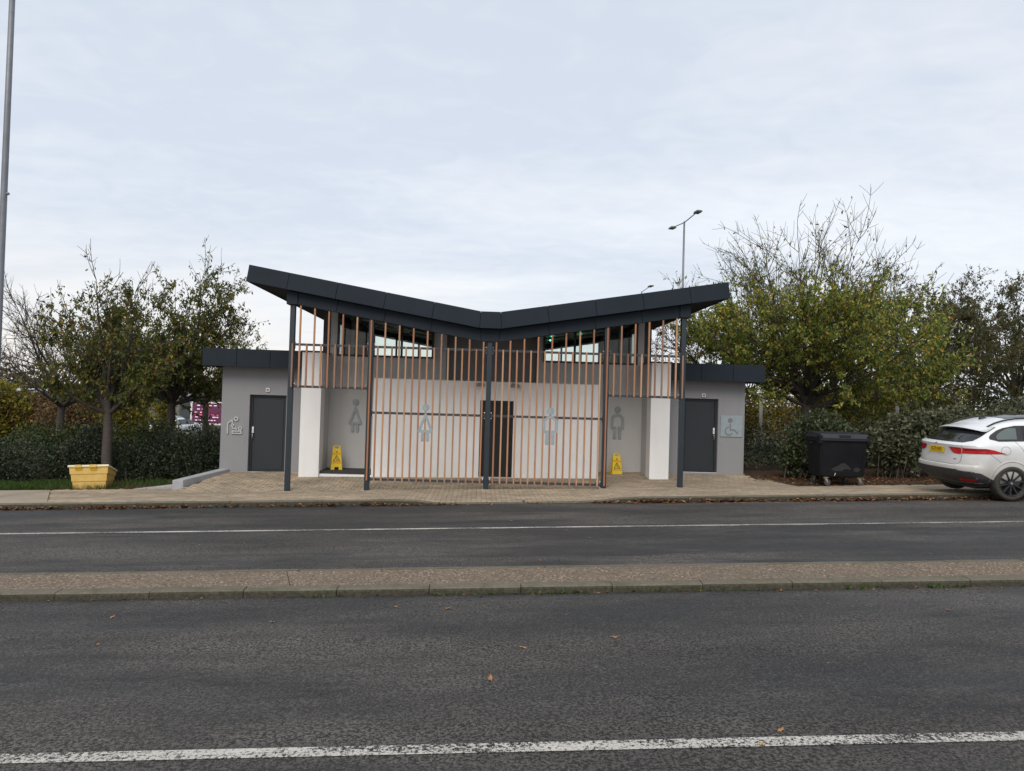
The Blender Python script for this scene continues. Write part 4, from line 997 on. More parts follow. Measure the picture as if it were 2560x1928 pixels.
def make_car():
    T = thing('parked_car', 'muddy white estate car with yellow rear plate half on the pavement', 'car', (9.32, -2.2, .385), R(-.9))
    T.rotation_euler = (R(1.2), -0.036, R(-.9))
    zs = [r_[0] for r_ in ST]; m = MB(); rings = [car_ring(z) for z in zs]; k = len(rings[0])
    V = [p for r_ in rings for p in r_]; fs = [tuple(range(k-1, -1, -1)), tuple((len(rings)-1)*k+i for i in range(k))]
    for i in range(len(rings)-1):
        for j in range(k): fs.append((i*k+j, i*k+(j+1) % k, (i+1)*k+(j+1) % k, (i+1)*k+j))
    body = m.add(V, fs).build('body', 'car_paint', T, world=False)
    cut = MB()
    for wx in (1.0, 3.87):
        for s in (-1, 1): cut.lathe_y([(0, .62*s), (.405, .62*s), (.405, 1.2*s), (0, 1.2*s)], (wx, 0, .36), 40)
    co = cut.build('cutter', 'car_black', world=False)
    bm = bmesh.new(); bm.from_mesh(co.data); bmesh.ops.remove_doubles(bm, verts=bm.verts, dist=1e-5); bmesh.ops.recalc_face_normals(bm, faces=bm.faces); bm.to_mesh(co.data); bm.free()
    md = body.modifiers.new('arch', 'BOOLEAN'); md.operation = 'DIFFERENCE'; md.object = co; md.solver = 'EXACT'
    body.data.materials.append(MAT['car_black']); bpy.context.view_layer.update()
    me = bpy.data.meshes.new_from_object(body.evaluated_get(bpy.context.evaluated_depsgraph_get()))
    body.modifiers.clear(); body.data = me; bpy.data.objects.remove(co); auto_smooth(body, 28)
    for p in me.polygons:
        c = p.center
        for wx in (1.0, 3.87):
            if math.hypot(c.x-wx, c.z-.36) < .41 and abs(c.y) < .93 and abs(c.y) > .6 and c.z < .80 and abs(math.hypot(c.x-wx, c.z-.36)-.405) < .012 : p.material_index = len(me.materials)-1
            if math.hypot(c.x-wx, c.z-.36) < .40 and abs(abs(c.y)-.62) < .01: p.material_index = len(me.materials)-1
    # arch lips
    for s in (-1, 1):
        for wx in (1.0, 3.87):
            rows = []
            for i in range(25):
                a = R(-8+i*196/24); pr = []
                for r_, o_ in ((.402, -.03), (.403, .004), (.418, .006), (.44, -.001)):
                    x, z = wx+r_*math.cos(a), max(.27, .36+r_*math.sin(a)); pr.append((x, s*(side_y(x, z)+o_), z))
                rows.append(pr)
            grid_patch(rows, 'wheel_arch', 'car_paint', T)
    # lower black rear bumper, sweeping down to the arch
    lin = np.linspace
    def e_b(z): return 1.0 + float(np.interp(z, [.30, .38, .47, .54, .59, .605], [.34, .25, .13, .03, -.10, -.30]))
    for s in (-1, 1): wrap_patch(list(lin(.262, .605, 12)), lambda z: 0.0, e_b, 22, .006, 'rear_bumper', 'car_trim', T, s)
    for s in (-1, 1): wrap_patch(list(lin(.365, .425, 4)), lambda z: .70+(z-.365)*-.4, lambda z: .93+(z-.365)*1.0, 8, .011, 'rear_reflector', 'car_red', T, s)
    wrap_patch(list(lin(.44, .465, 3)), lambda z: -.6, lambda z: .6, 12, .012, 'bumper_groove', 'car_black', T)
    # tailgate: seam line, plate, badge
    for s in (-1, 1):
        sg = lambda z: float(np.interp(z, [.695, .72, .78, .95, 1.09], [.62, .69, .715, .725, .74]))
        wrap_patch(list(lin(.70, 1.09, 10)), sg, lambda z: sg(z)+.007, 1, .004, 'tailgate_seam', 'seam', T, s)
    wrap_patch([.694, .699], lambda z: -.63, lambda z: .63, 16, .004, 'tailgate_seam', 'seam', T)
    # lamps
    def la(z): return float(np.interp(z, [.905, .925, .96, 1.0, 1.04], [.60, .52, .46, .43, .405]))
    for s in (-1, 1):
        wrap_patch(list(lin(.91, 1.035, 7)), la, lambda z: .715, 8, .008, 'tail_lamp', 'car_red', T, s)
        eb = lambda z: 1.0 + float(np.interp(z, [.915, .93, .96, 1.0, 1.035], [.52, .44, .33, .20, .03]))
        o = wrap_patch(list(lin(.925, 1.03, 8)), lambda z: .733, eb, 14, .009, 'tail_lamp', 'car_red', T, s)
        wrap_patch([.985, 1.012], lambda z: .76, lambda z: 1.12, 10, .011, 'lamp_strip', 'car_red_dark', o, s)
        o.data.materials[0] = MAT['car_red']
    # number plate recess and plate
    wrap_patch(list(lin(.855, 1.045, 4)), lambda z: -.40-(1.045-z)*-.3, lambda z: .40+(1.045-z)*-.3, 10, .003, 'plate_recess', 'car_paint', T)
    x_p = rear_x(0, .96)-.016; tilt = math.atan2(rear_x(0, .89)-rear_x(0, 1.03), .14)
    pm = Matrix.Translation((x_p, 0, .962)) @ Matrix.Rotation(R(-90), 4, 'Z') @ Matrix.Rotation(R(90), 4, 'X')
    pl = MB().box(-.26, .26, -.0625, .0625, -.004, .004).build('number_plate', 'plate_yellow', T, bevel=.003, world=False)
    pl.data.transform(pm)
    text_mesh('plate_text', 'SG70 NFR', .112, 'print_black', pl, pm @ Matrix.Translation((0, -.004, .0045)), .0006, .74)
    em = MB(); ex = lambda y, z: (rear_x(y, z)-.010, y, z)
    pts = [(-.075, 1.118), (-.05, 1.124), (-.02, 1.136), (.005, 1.150), (.028, 1.150), (.04, 1.142), (.02, 1.137), (.045, 1.118), (.03, 1.117), (.0, 1.128), (-.03, 1.117), (-.06, 1.112)]
    em.add([(rear_x(y, 1.07+(z-1.112)*.45)-.006, -y, 1.07+(z-1.112)*.9) for y, z in pts], [tuple(range(len(pts)))]); em.build('emblem', 'chrome', T, world=False)
    m = MB()
    for q in range(4): m.add([(rear_x(.52+q*.025, z)-.006, -(.52+q*.025), z) for z in ()], [])
    for q in range(3):
        y0_, y1_ = -.505-q*.028, -.525-q*.028
        m.add([(rear_x(y0_, .80)-.005, y0_, .79), (rear_x(y1_, .80)-.005, y1_, .79), (rear_x(y1_, .825)-.005, y1_, .815), (rear_x(y0_, .825)-.005, y0_, .815)], [(0, 1, 2, 3)])
    m.build('badge', 'chrome', T, world=False)
    # rear glass, spoiler
    def ga(z): return float(np.interp(z, [1.135, 1.16, 1.25, 1.42], [.70, .83, .90, .955]))
    wrap_patch(list(lin(1.135, 1.44, 9)), lambda z: -ga(z), ga, 20, .006, 'rear_window', 'car_glass', T)
    m = MB(); rows = []
    for y in lin(-.70, .70, 17):
        u = abs(y)/.70; zo = -.055*u**2.2; xo = .10*u**3
        rows.append([(.86+xo, y*.93, 1.515+zo), (.62+xo, y, 1.468+zo), (.455+xo, y, 1.432+zo), (.445+xo, y, 1.418+zo), (.47+xo, y, 1.408+zo), (.66+xo, y, 1.40+zo), (.86+xo, y*.93, 1.42+zo)])
    kk = 7; V = [p for r_ in rows for p in r_]; fs = [(i*kk+j, (i+1)*kk+j, (i+1)*kk+(j+1) % kk, i*kk+(j+1) % kk) for i in range(16) for j in range(kk)] + [tuple(range(kk)), tuple(16*kk+i for i in range(kk-1, -1, -1))]
    sp = m.add(V, fs).build('spoiler', 'car_paint', T, world=False); auto_smooth(sp, 40)
    m = MB(); m.hexa([(.50, -.46, 1.375), (.50, .46, 1.375), (.66, .44, 1.38), (.66, -.44, 1.38), (.50, -.46, 1.400), (.50, .46, 1.400), (.66, .44, 1.398), (.66, -.44, 1.398)]); m.build('spoiler_underside', 'car_black', sp, world=False)
    # roof: dark panoramic glass, rails, aerial
    rows = []
    rz = lambda x, y: 1.662 - .055*(y/.6)**2*1.2 - max(0, 1.5-x)**2*.17 - max(0, x-2.05)**2*.22
    def rsurf(x, y):
        lo, hi = 1.3, 1.655
        for _ in range(30):
            md_ = (lo+hi)/2; xr, xf, hw, lc = st(md_)
            inside = x > xr and abs(y) < side_y(x, md_) and x < xf
            if inside: lo = md_
            else: hi = md_
        return lo
    rows = [[(x, y, rsurf(x, y)+.008) for y in lin(-.44, .44, 13)] for x in lin(1.22, 2.28, 14)]
    grid_patch(rows, 'roof_glass', 'car_glass', T)
    for s in (-1, 1):
        pts = [(x, s*float(np.interp(x, [.72, 1.0, 1.6, 2.4, 2.75], [.60, .585, .585, .575, .60])), 0) for x in lin(.74, 2.7, 14)]
        pts = [(x, y, rsurf(x, y)+.012+.028*math.sin(math.pi*min(1, max(0, (x-.72)/1.98)))**.5) for x, y, z in pts]
        MB().tube(pts, .016, 8).build('roof_rail', 'car_black', T, smooth=True, world=False)
    MB().hexa([(.98, -.04, rsurf(1.0, 0)-.01), (1.16, -.04, rsurf(1.1, 0)), (1.16, .04, rsurf(1.1, 0)), (.98, .04, rsurf(1.0, 0)-.01), (.985, -.012, rsurf(1.0, 0)+.055), (1.08, -.02, rsurf(1.1, 0)+.03), (1.08, .02, rsurf(1.1, 0)+.03), (.985, .012, rsurf(1.0, 0)+.055)]).build('aerial', 'car_black', T, bevel=.006, world=False)
    # side windows: black band with panes set on it
    for s in (-1, 1):
        def band(z0, z1, a, b, n, off, nm, mt, par):
            rows = []
            for z in lin(z0, z1, 8): rows.append([(a(z)+(b(z)-a(z))*i/n, s*(side_y(a(z)+(b(z)-a(z))*i/n, z)+off), z+off*.5) for i in range(n+1)])
            return grid_patch(rows, nm, mt, par)
        fa = lambda z: float(np.interp(z, [1.165, 1.19, 1.23, 1.30, 1.38, 1.43, 1.465], [.78, .63, .60, .68, .83, .98, 1.22]))
        fb = lambda z: float(np.interp(z, [1.165, 1.465], [3.25, 2.55]))
        bd = band(1.165, 1.465, fa, fb, 24, .006, 'side_window', 'car_black', T)
        band(1.20, 1.415, lambda z: float(np.interp(z, [1.20, 1.24, 1.30, 1.37, 1.415], [.76, .74, .79, .92, 1.06])), lambda z: 1.15+(z-1.2)*.28, 8, .011, 'pane', 'glass_tint', bd)
        band(1.19, 1.44, lambda z: 1.29+(z-1.2)*.25, lambda z: 2.02, 8, .011, 'pane', 'car_glass', bd)
        band(1.19, 1.44, lambda z: 2.12, lambda z: 3.05-(z-1.19)*2.2, 8, .011, 'pane', 'car_glass', bd)
        # door seams and filler cap
        for xa, xb in ((1.10, 1.48), (2.07, 2.09), (3.2, 3.3)):
            rows = [[(x, s*(side_y(x, z)+.003), z), (x+.007, s*(side_y(x, z)+.003), z)] for z, x in [(zz_, float(np.interp(zz_, [.5, .8, 1.165], [xb, xb-.12 if xa == 1.10 else xb, xa]))) for zz_ in lin(.77 if xa == 1.10 else .42, 1.165, 9)]]
            grid_patch(rows, 'door_seam', 'seam', T)
        rows = [[(x, s*(side_y(x, z)+.003), z), (x, s*(side_y(x, z)+.003), z-.006)] for x, z in zip(lin(.56, .80, 8), lin(.93, .75, 8))]
        grid_patch(rows, 'panel_seam', 'seam', T)
        if s < 0:
            pts = [(.88+.098*math.cos(a), .985+.085*math.sin(a)) for a in lin(0, 2*math.pi, 25)]; pt2 = [(.88+.093*math.cos(a), .985+.080*math.sin(a)) for a in lin(0, 2*math.pi, 25)]
            grid_patch([[(x, s*(side_y(x, z)+.003), z) for x, z in pts], [(x, s*(side_y(x, z)+.003), z) for x, z in pt2]], 'filler_cap', 'seam', T)
        for hx in (1.45, 2.5): MB().tube([(hx, s*.945, .99), (hx+.03, s*.985, .99), (hx+.18, s*.985, .99), (hx+.21, s*.945, .99)], .016, 8).build('door_handle', 'car_paint', T, smooth=True, world=False)
        MB().box(2.85, 3.0, min(s*.90, s*1.08), max(s*.90, s*1.08), 1.12, 1.26).build('wing_mirror', 'car_paint', T, bevel=.03, world=False)
        MB().box(1.45, 3.4, min(s*.60, s*.86), max(s*.60, s*.86), .22, .30).build('sill', 'car_trim', T, bevel=.02, world=False)
    MB().box(.5, 4.3, -.6, .6, .20, .30).build('underbody', 'car_black', T, world=False)
    MB().tube([(.16, .58, .36), (.40, .58, .35)], .04, 12).build('exhaust', 'rubber_black', T, world=False)
    # windscreen, headlamps (front, out of sight)
    rows = [[(float(np.interp(z, STA[:, 0], STA[:, 2]))-.0+.006, y, z) for y in lin(-.3, .3, 6)] for z in lin(1.14, 1.5, 6)]
    grid_patch(rows, 'windscreen', 'car_glass', T)
    for s in (-1, 1): MB().box(4.42, 4.62, min(s*.5, s*.78), max(s*.5, s*.78), .86, .94).build('headlamp', 'white_plastic', T, bevel=.02, world=False)
    # wheels
    def wheel(x, s):
        c = (x, s*.845, .345)
        w = MB().lathe_y([(.25, s*.085), (.262, s*.108), (.30, s*.118), (.332, s*.105), (.344, s*.075), (.347, 0), (.344, -s*.075), (.33, -s*.105), (.25, -s*.11)], c, 48).build('wheel', 'tyre', T, smooth=True, world=False)
        MB().lathe_y([(.262, s*.098), (.252, s*.112), (.240, s*.104), (.232, s*.06), (.228, -s*.09)], c, 48).build('rim', 'rim', w, smooth=True, world=False)
        MB().lathe_y([(0, -s*.02), (.19, -s*.02), (.19, -s*.035), (.0, -s*.035)], c, 32).build('brake_disc', 'car_black', w, world=False)
        m = MB()
        for i in range(10):
            a = 2*math.pi*i/10+.16
            def P(r_, t_, d): return (c[0]+r_*math.cos(a)-t_*math.sin(a), c[1]+s*d, c[2]+r_*math.sin(a)+t_*math.cos(a))
            m.hexa([P(.045, -.014, .045), P(.045, .014, .045), P(.236, .021, .055), P(.236, -.021, .055), P(.045, -.011, .088), P(.045, .011, .088), P(.236, .014, .102), P(.236, -.014, .102)])
        m.build('spokes', 'rim', w, world=False)
        MB().lathe_y([(0, s*.098), (.03, s*.098), (.034, s*.09), (.058, s*.088), (.062, s*.05), (0, s*.05)], c, 24).build('hub', 'rim', w, world=False)
        MB().lathe_y([(0, s*.101), (.024, s*.101), (.026, s*.0985), (0, s*.0985)], c, 16).build('hub_cap', 'chrome', w, world=False)
    for x in (1.0, 3.87):
        for s in (-1, 1): wheel(x, s)
    return T
CAR = make_car()

# ------------------------------------------------------------------ plants
class Grow:
    def __init__(s, seed): s.rng = np.random.default_rng(seed); s.V = []; s.F = []; s.nv = 0; s.LP = []; s.LD = []; s.LS = []
    def tube(s, P, rad, sides):
        P = np.asarray(P, float); k = len(P); D = np.gradient(P, axis=0); D /= np.linalg.norm(D, axis=1)[:, None]+1e-9
        ref = np.where(np.abs(D[:, 2:3]) < .9, np.array([[0, 0, 1.]]), np.array([[1., 0, 0]]))
        u = np.cross(D, ref); u /= np.linalg.norm(u, axis=1)[:, None]+1e-9; w = np.cross(u, D)
        a = np.arange(sides)*2*np.pi/sides
        V = P[:, None, :] + np.asarray(rad)[:, None, None]*(np.cos(a)[None, :, None]*u[:, None, :] + np.sin(a)[None, :, None]*w[:, None, :])
        s.V.append(V.reshape(-1, 3)); i, j = np.meshgrid(np.arange(k-1), np.arange(sides), indexing='ij'); i = i.ravel(); j = j.ravel(); j2 = (j+1) % sides
        s.F.append(np.stack([i*sides+j, i*sides+j2, (i+1)*sides+j2, (i+1)*sides+j], 1)+s.nv); s.nv += k*sides
    def leaves(s, P, D, S): s.LP.append(P); s.LD.append(D); s.LS.append(S)
def leaf_geo(rng, P, D, S, width=.5, fold=.12):
    n = len(P); D = D/(np.linalg.norm(D, axis=1)[:, None]+1e-9)
    r_ = rng.normal(size=(n, 3)); side = np.cross(D, r_); side /= np.linalg.norm(side, axis=1)[:, None]+1e-9; nor = np.cross(side, D)
    S = S[:, None]; mid = P+D*S*.45
    V = np.stack([P, mid+side*S*width/2+nor*S*fold, P+D*S, mid-side*S*width/2+nor*S*fold], 1).reshape(-1, 3)
    b = np.arange(n)*4; F = np.stack([np.stack([b, b+1, b+2], 1), np.stack([b, b+2, b+3], 1)], 1).reshape(-1, 3)
    return V, F
def curve(rng, p, d, L, n, upb, wob):
    pts = [np.array(p, float)]; d = np.array(d, float); d /= np.linalg.norm(d); st_ = L/(n-1)
    for _ in range(n-1):
        d = d + np.array([0, 0, upb]) + rng.normal(size=3)*wob; d /= np.linalg.norm(d); pts.append(pts[-1]+d*st_)
    return np.array(pts)
def side_dir(rng, d, ang):
    d = d/np.linalg.norm(d); r_ = rng.normal(size=3); a = r_-d*np.dot(r_, d); a /= np.linalg.norm(a)+1e-9
    return d*math.cos(ang)+a*math.sin(ang)
def finish(name, label, g, loc, bark, leafm, cat='tree', group=None, width=.5, crown='crown', trunk='trunk'):
    T = thing(name, label, cat, loc, 0, group)
    me = np_mesh(trunk, np.concatenate(g.V), np.concatenate(g.F)); me.materials.append(MAT[bark]); me.polygons.foreach_set('use_smooth', [True]*len(me.polygons)); link(bpy.data.objects.new(trunk, me), T)
    if g.LP:
        V, F = leaf_geo(g.rng, np.concatenate(g.LP), np.concatenate(g.LD), np.concatenate(g.LS), width)
        me = np_mesh(crown, V, F); me.materials.append(MAT[leafm]); link(bpy.data.objects.new(crown, me), T)
    return T
def tree(name, label, loc, seed, H, fork, r0, spread, limbs, leafm, dens, bare_z, leaf=.10, subs=9, twigs=6, group=None, lean=(0, 0), el=(22, 72), low=.25, squash=1.0, shoots=(2, .7), leader=True, arch=0):
    """vase-shaped tree: limbs rise from a fork; leaves thin out above bare_z"""
    g = Grow(seed); rng = g.rng
    tr = curve(rng, (0, 0, -.3), (lean[0]*.3, lean[1]*.3, 1), fork+.4, 8, 0, .03)
    g.tube(tr, np.linspace(r0*1.15, r0*.8, 8), 9)
    top = tr[-1]; leafP, leafD = [], []
    def add_leaves(pts, cnt):
        if cnt <= 0: return
        t_ = rng.uniform(.1, 1.0, cnt)*(len(pts)-1); i = np.minimum(t_.astype(int), len(pts)-2); f = (t_-i)[:, None]
        P = pts[i]*(1-f)+pts[i+1]*f
        zz_ = P[:, 2]; pr = np.where(zz_ < bare_z, 1.0, np.exp(-((zz_-bare_z)/(H*.085))**1.1)); keep = rng.uniform(size=cnt) < np.maximum(pr, .02)
        P = P[keep]; n = len(P)
        if n == 0: return
        D = rng.normal(size=(n, 3))*.6+np.array([0, 0, -.75]); leafP.append(P+rng.normal(size=(n, 3))*.03); leafD.append(D)
    for k in range(limbs):
        az = k*2.399+rng.uniform(-.35, .35); e = R(el[0]+(el[1]-el[0])*(((k*7) % limbs)+rng.uniform(.1, .9))/limbs) if (k > 0 or not leader) else R(80)
        L = 1.0/math.sqrt((math.cos(e)/spread)**2+(math.sin(e)/(H-fork))**2)*rng.uniform(.82, 1.05)
        d0 = np.array([math.cos(az)*math.cos(e*.8)+lean[0], (math.sin(az)*math.cos(e*.8))*squash+lean[1], math.sin(e*.8)])
        st0 = tr[-1-rng.integers(0, 2)]
        lp = curve(rng, st0, d0, L, 11, .035, .055)
        dv = lp[-1]-st0; q_ = math.sqrt((dv[0]/spread)**2+(dv[1]/spread)**2+(dv[2]/(H-fork))**2); lp = st0+(lp-st0)*min(1.25, rng.uniform(.8, 1.0)/q_); rl_ = r0*(.42 if limbs < 20 else .27)*(1-np.linspace(0, 1, 11))**1.25+.007
        g.tube(lp, rl_, 6)
        for q in range(shoots[0]):
            i = int(rng.integers(6, 10)) if q else 9
            d = side_dir(rng, lp[i+1]-lp[i], R(rng.uniform(6, 34+16*arch))); d[2] += .18-.14*arch
            sl = shoots[1]*rng.uniform(.55, 1.15); so = curve(rng, lp[i+1], d, sl, 8, .03-.02*arch, .05+.02*arch); g.tube(so, np.linspace(.010, .0045, 8), 4); add_leaves(so, int(dens*.5))
            for w in range(int(3+sl*3)):
                j = int(rng.integers(1, 7)); d2 = side_dir(rng, so[j+1]-so[j], R(rng.uniform(25, 60))); d2[2] += .15
                tw = curve(rng, so[j], d2, rng.uniform(.12, .5)*sl*.7, 4, .05, .08); g.tube(tw, np.linspace(.0065, .004, 4), 3); add_leaves(tw, int(dens*.4))
        for q in range(subs):
            t_ = low+(.97-low)*(q+rng.uniform(0, 1))/subs; i = min(int(t_*10), 9)
            d = side_dir(rng, lp[i+1]-lp[i], R(rng.uniform(28, 62))); d[2] += .12
            sl = L*(.50*(1-t_)+.17)*rng.uniform(.7, 1.2)
            sp_ = curve(rng, lp[i]+(lp[i+1]-lp[i])*rng.uniform(), d, sl, 7, .045, .08); g.tube(sp_, np.linspace(max(.011, min(.022, rl_[i]*.5)), .006, 7), 4)
            add_leaves(sp_, int(dens*.35))
            for w in range(twigs):
                t2 = rng.uniform(.2, .98); j = min(int(t2*6), 5)
                d2 = side_dir(rng, sp_[j+1]-sp_[j], R(rng.uniform(30, 65))); d2[2] += .1
                tw = curve(rng, sp_[j], d2, rng.uniform(.25, .8)*min(1, sl), 5, .05, .10); g.tube(tw, np.linspace(.0075, .0042, 5), 3)
                add_leaves(tw, int(dens))
    if leafP:
        P = np.concatenate(leafP); D = np.concatenate(leafD); g.leaves(P, D, rng.uniform(.6, 1.2, len(P))*leaf)
    return finish(name, label, g, loc, 'bark', leafm, 'tree', group, .46)
def shrub(name, label, loc, seed, lumps, n, leaf, leafm, cat='shrub', group=None, stems=14, shell=(.72, 1.03), width=.6, up_=.25):
    """lumps: list of (x,y,z,rx,ry,rz) relative to loc"""
    g = Grow(seed); rng = g.rng
    small = []
    for l in lumps:
        small.append((l[0], l[1], l[2]*.9, l[3]*.8, l[4]*.8, l[5]*.82))
        for q in range(6):
            dd = rng.normal(size=3); dd[1] = -abs(dd[1])*.8 if q < 4 else dd[1]; dd /= np.linalg.norm(dd); f_ = rng.uniform(.32, .5)
            small.append((l[0]+dd[0]*l[3]*.68, l[1]+dd[1]*l[4]*.66, max(.25, l[2]+dd[2]*l[5]*.62), l[3]*f_, l[4]*f_, l[5]*f_))
    lumps = small
    A = np.array([(l[3]*l[5]+l[4]*l[5]+l[3]*l[4]) for l in lumps]); A = A/A.sum()
    for l, a in zip(lumps, A):
        k = int(n*a); d = rng.normal(size=(k, 3)); d /= np.linalg.norm(d, axis=1)[:, None]
        rad = rng.uniform(shell[0], shell[1], k)
        # uneven outline
        ph = rng.uniform(0, 6.3, 9); bumpy = 1+.14*np.sin(d[:, 0]*5+ph[0])*np.sin(d[:, 1]*5+ph[1])+.13*np.sin(d[:, 2]*7+ph[2]+d[:, 0]*4)+.06*np.sin(d[:, 0]*13+ph[3])*np.sin(d[:, 2]*12+ph[4])
        P = np.array(l[:3])+d*np.array(l[3:])*(rad*bumpy)[:, None]
        keep = P[:, 2] > .02; P = P[keep]; d = d[keep]
        D = d*.8+rng.normal(size=P.shape)*.75+np.array([0, 0, up_]); g.leaves(P, D, rng.uniform(.6, 1.25, len(P))*leaf)
        for q in range(int(3+30*a)):
            dd = rng.normal(size=3); dd[2] = abs(dd[2])+.5; dd /= np.linalg.norm(dd); b0 = np.array(l[:3])+dd*np.array(l[3:])*.85
            sh_ = curve(rng, b0, dd+np.array([0, 0, .4]), rng.uniform(.25, .6)*min(1.0, l[5]+.2), 5, .05, .12); g.tube(sh_, np.linspace(.005, .002, 5), 3)
            kk = int(rng.integers(4, 12)); ti = rng.uniform(.2, 3.99, kk); ii = ti.astype(int); P2 = sh_[ii]+(sh_[ii+1]-sh_[ii])*(ti-ii)[:, None]; g.leaves(P2, rng.normal(size=(kk, 3))*.7+dd*.5, rng.uniform(.6, 1.1, kk)*leaf)
        for q in range(max(1, int(stems*a))):
            e = np.array(l[:3])+rng.normal(size=3)*.35*np.array(l[3:]); b = np.array([l[0]+rng.normal()*.12, l[1]+rng.normal()*.12, -.05])
            mid = (b+e)/2+rng.normal(size=3)*.1; g.tube(np.array([b, mid, e, e+(e-mid)*.5]), [.018, .014, .009, .004], 4)
    return finish(name, label, g, loc, 'twig', leafm, cat, group, width, 'foliage', 'stems')
gz = lambda x, y: ground_z(x, y)
# trees on the left
tree('cherry_tree', 'nearly bare tree at the left edge beside the lamp column', (-15.0, 9.4, gz(-15, 9.4)), 21, 6.7, 2.2, .14, 2.8, 17, 'leaf_cherry', 2, 3.2, .10, 11, 8, shoots=(4, 1.1), leader=False)
tree('cherry_tree', 'leafy autumn tree with ringed trunk behind the yellow grit bin', (-9.78, 2.35, gz(-9.78, 2.35)), 5, 6.0, 2.05, .125, 1.55, 15, 'leaf_cherry', 12, 4.4, .11, 10, 7, el=(8, 80), low=.12, shoots=(3, 1.0))
tree('cherry_tree', 'dense dark leafed tree beside the left end of the toilet block', (-10.3, 7.4, gz(-10.3, 7.4)), 33, 7.7, 2.3, .145, 2.25, 19, 'leaf_cherry', 13, 5.8, .125, 11, 7, el=(6, 80), low=.12, lean=(.05, 0), shoots=(3, 1.1))
tree('cherry_tree', 'smaller tree in front of the lit screen behind the left hedge', (-11.2, 13.2, gz(-11.2, 13.2)), 41, 6.2, 2.2, .13, 2.6, 9, 'leaf_cherry', 18, 4.6, .12, 9, 6, el=(10, 70), low=.12)
# trees on the right
tree('cherry_tree', 'big spreading autumn tree with bare top twigs behind the wheeled bin', (10.35, 6.1, gz(10, 6.1)), 8, 7.9, 2.1, .17, 4.3, 36, 'leaf_cherry_light', 19, 4.9, .125, 12, 7, el=(2, 80), low=.10, squash=.75, shoots=(5, 1.7), leader=False, arch=1)
tree('hedge_tree', 'dark leafed tree right of the big spreading tree above the car', (16.2, 9.4, gz(16.2, 9.4)), 9, 7.4, 2.0, .12, 3.3, 16, 'leaf_dark_tree', 24, 5.9, .11, 10, 7, el=(12, 78), low=.15)
tree('hedge_tree', 'tall dark tree cut off by the right edge of the picture', (22.6, 13.0, gz(22.6, 13.0)), 14, 9.3, 2.4, .14, 4.0, 16, 'leaf_dark_tree', 22, 7.4, .12, 11, 7, el=(12, 78), low=.15)
tree('hedge_tree', 'slim bare branched tree between the big tree and the roof', (8.6, 9.8, gz(8.8, 9.6)), 17, 7.4, 2.6, .10, 3.2, 12, 'leaf_brown', 6, 5.0, .09, 9, 6, el=(15, 70), low=.2)
# shrubs on the left
shrub('evergreen_shrub', 'rounded dark evergreen shrub at the left edge behind the grass', (-12.1, 2.9, gz(-12, 2.9)), 51, [(0, 0, .55, 1.25, .9, .85), (-1.6, .3, .6, 1.2, .9, .95), (1.2, .2, .45, 1.0, .8, .7)], 15000, .075, 'leaf_hedge')
shrub('evergreen_shrub', 'dark evergreen shrub behind the grit bin round the tree trunk', (-9.9, 2.95, gz(-9.9, 2.95)), 52, [(0, .1, .5, 1.0, .7, .75), (-.9, .5, .6, .8, .7, .8), (.8, .0, .5, .8, .75, .75)], 11000, .072, 'leaf_hedge')
shrub('evergreen_shrub', 'dark evergreen shrub against the left end wall of the block', (-7.95, 3.1, gz(-8, 3.1)), 53, [(0, 0, .55, .95, .9, .85), (-.7, .4, .65, .8, .8, .85), (.35, .5, .75, .75, .8, .85)], 11000, .07, 'leaf_hedge')
shrub('hedge', 'loose taller green hedge behind the dark left shrubs', (-13.0, 5.9, gz(-13, 5.9)), 54, [(-5.5, .2, .75, 1.8, .9, 1.0), (-3.2, 0, .65, 1.6, .9, .9), (-1.0, .3, .65, 1.6, .9, .85), (1.2, .1, .65, 1.5, .9, .95), (3.2, .1, .7, 1.4, .9, 1.0), (5.0, .2, .7, 1.3, .9, 1.0)], 26000, .085, 'leaf_hedge_green', 'hedge', None, 60, (.45, 1.08))
# shrubs on the right
shrub('viburnum_shrub', 'dark green broad leafed shrub behind the wheeled bin', (8.55, 1.75, gz(8.55, 1.75)), 61, [(.1, 0, .95, .8, .65, .85), (.55, .1, .85, .6, .6, .75), (-.4, .25, .6, .5, .5, .65), (.25, -.1, .5, .75, .55, .5)], 8500, .105, 'leaf_viburnum_green')
shrub('viburnum_shrub', 'grey green broad leafed shrub between the wheeled bin and the car', (11.05, 1.65, gz(11.05, 1.65)), 62, [(0, 0, 1.0, .85, .75, .80), (.95, .25, 1.2, .95, .8, .8), (-.45, .1, .75, .6, .6, .65)], 9500, .115, 'leaf_viburnum', shell=(.62, 1.03))
shrub('viburnum_shrub', 'grey green shrub behind the roof of the parked car', (13.3, 2.3, gz(13.3, 2.3)), 63, [(0, 0, 1.1, 1.3, .85, .95), (1.6, .2, 1.1, 1.2, .85, .9)], 8500, .11, 'leaf_viburnum')
shrub('hedge', 'dark hedge filling the gaps behind the right hand shrubs', (11.5, 4.0, gz(11.5, 4)), 64, [(-3.9, 0, .55, 1.0, .6, .85), (-2.4, .2, .55, 1.2, .7, .8), (-.6, .3, .6, 1.3, .7, .8), (1.4, .3, .65, 1.3, .7, .85), (3.6, .4, .8, 1.6, .7, 1.0), (6.2, .6, .9, 1.8, .7, 1.1)], 20000, .085, 'leaf_hedge', 'hedge', None, 50, (.4, 1.05))
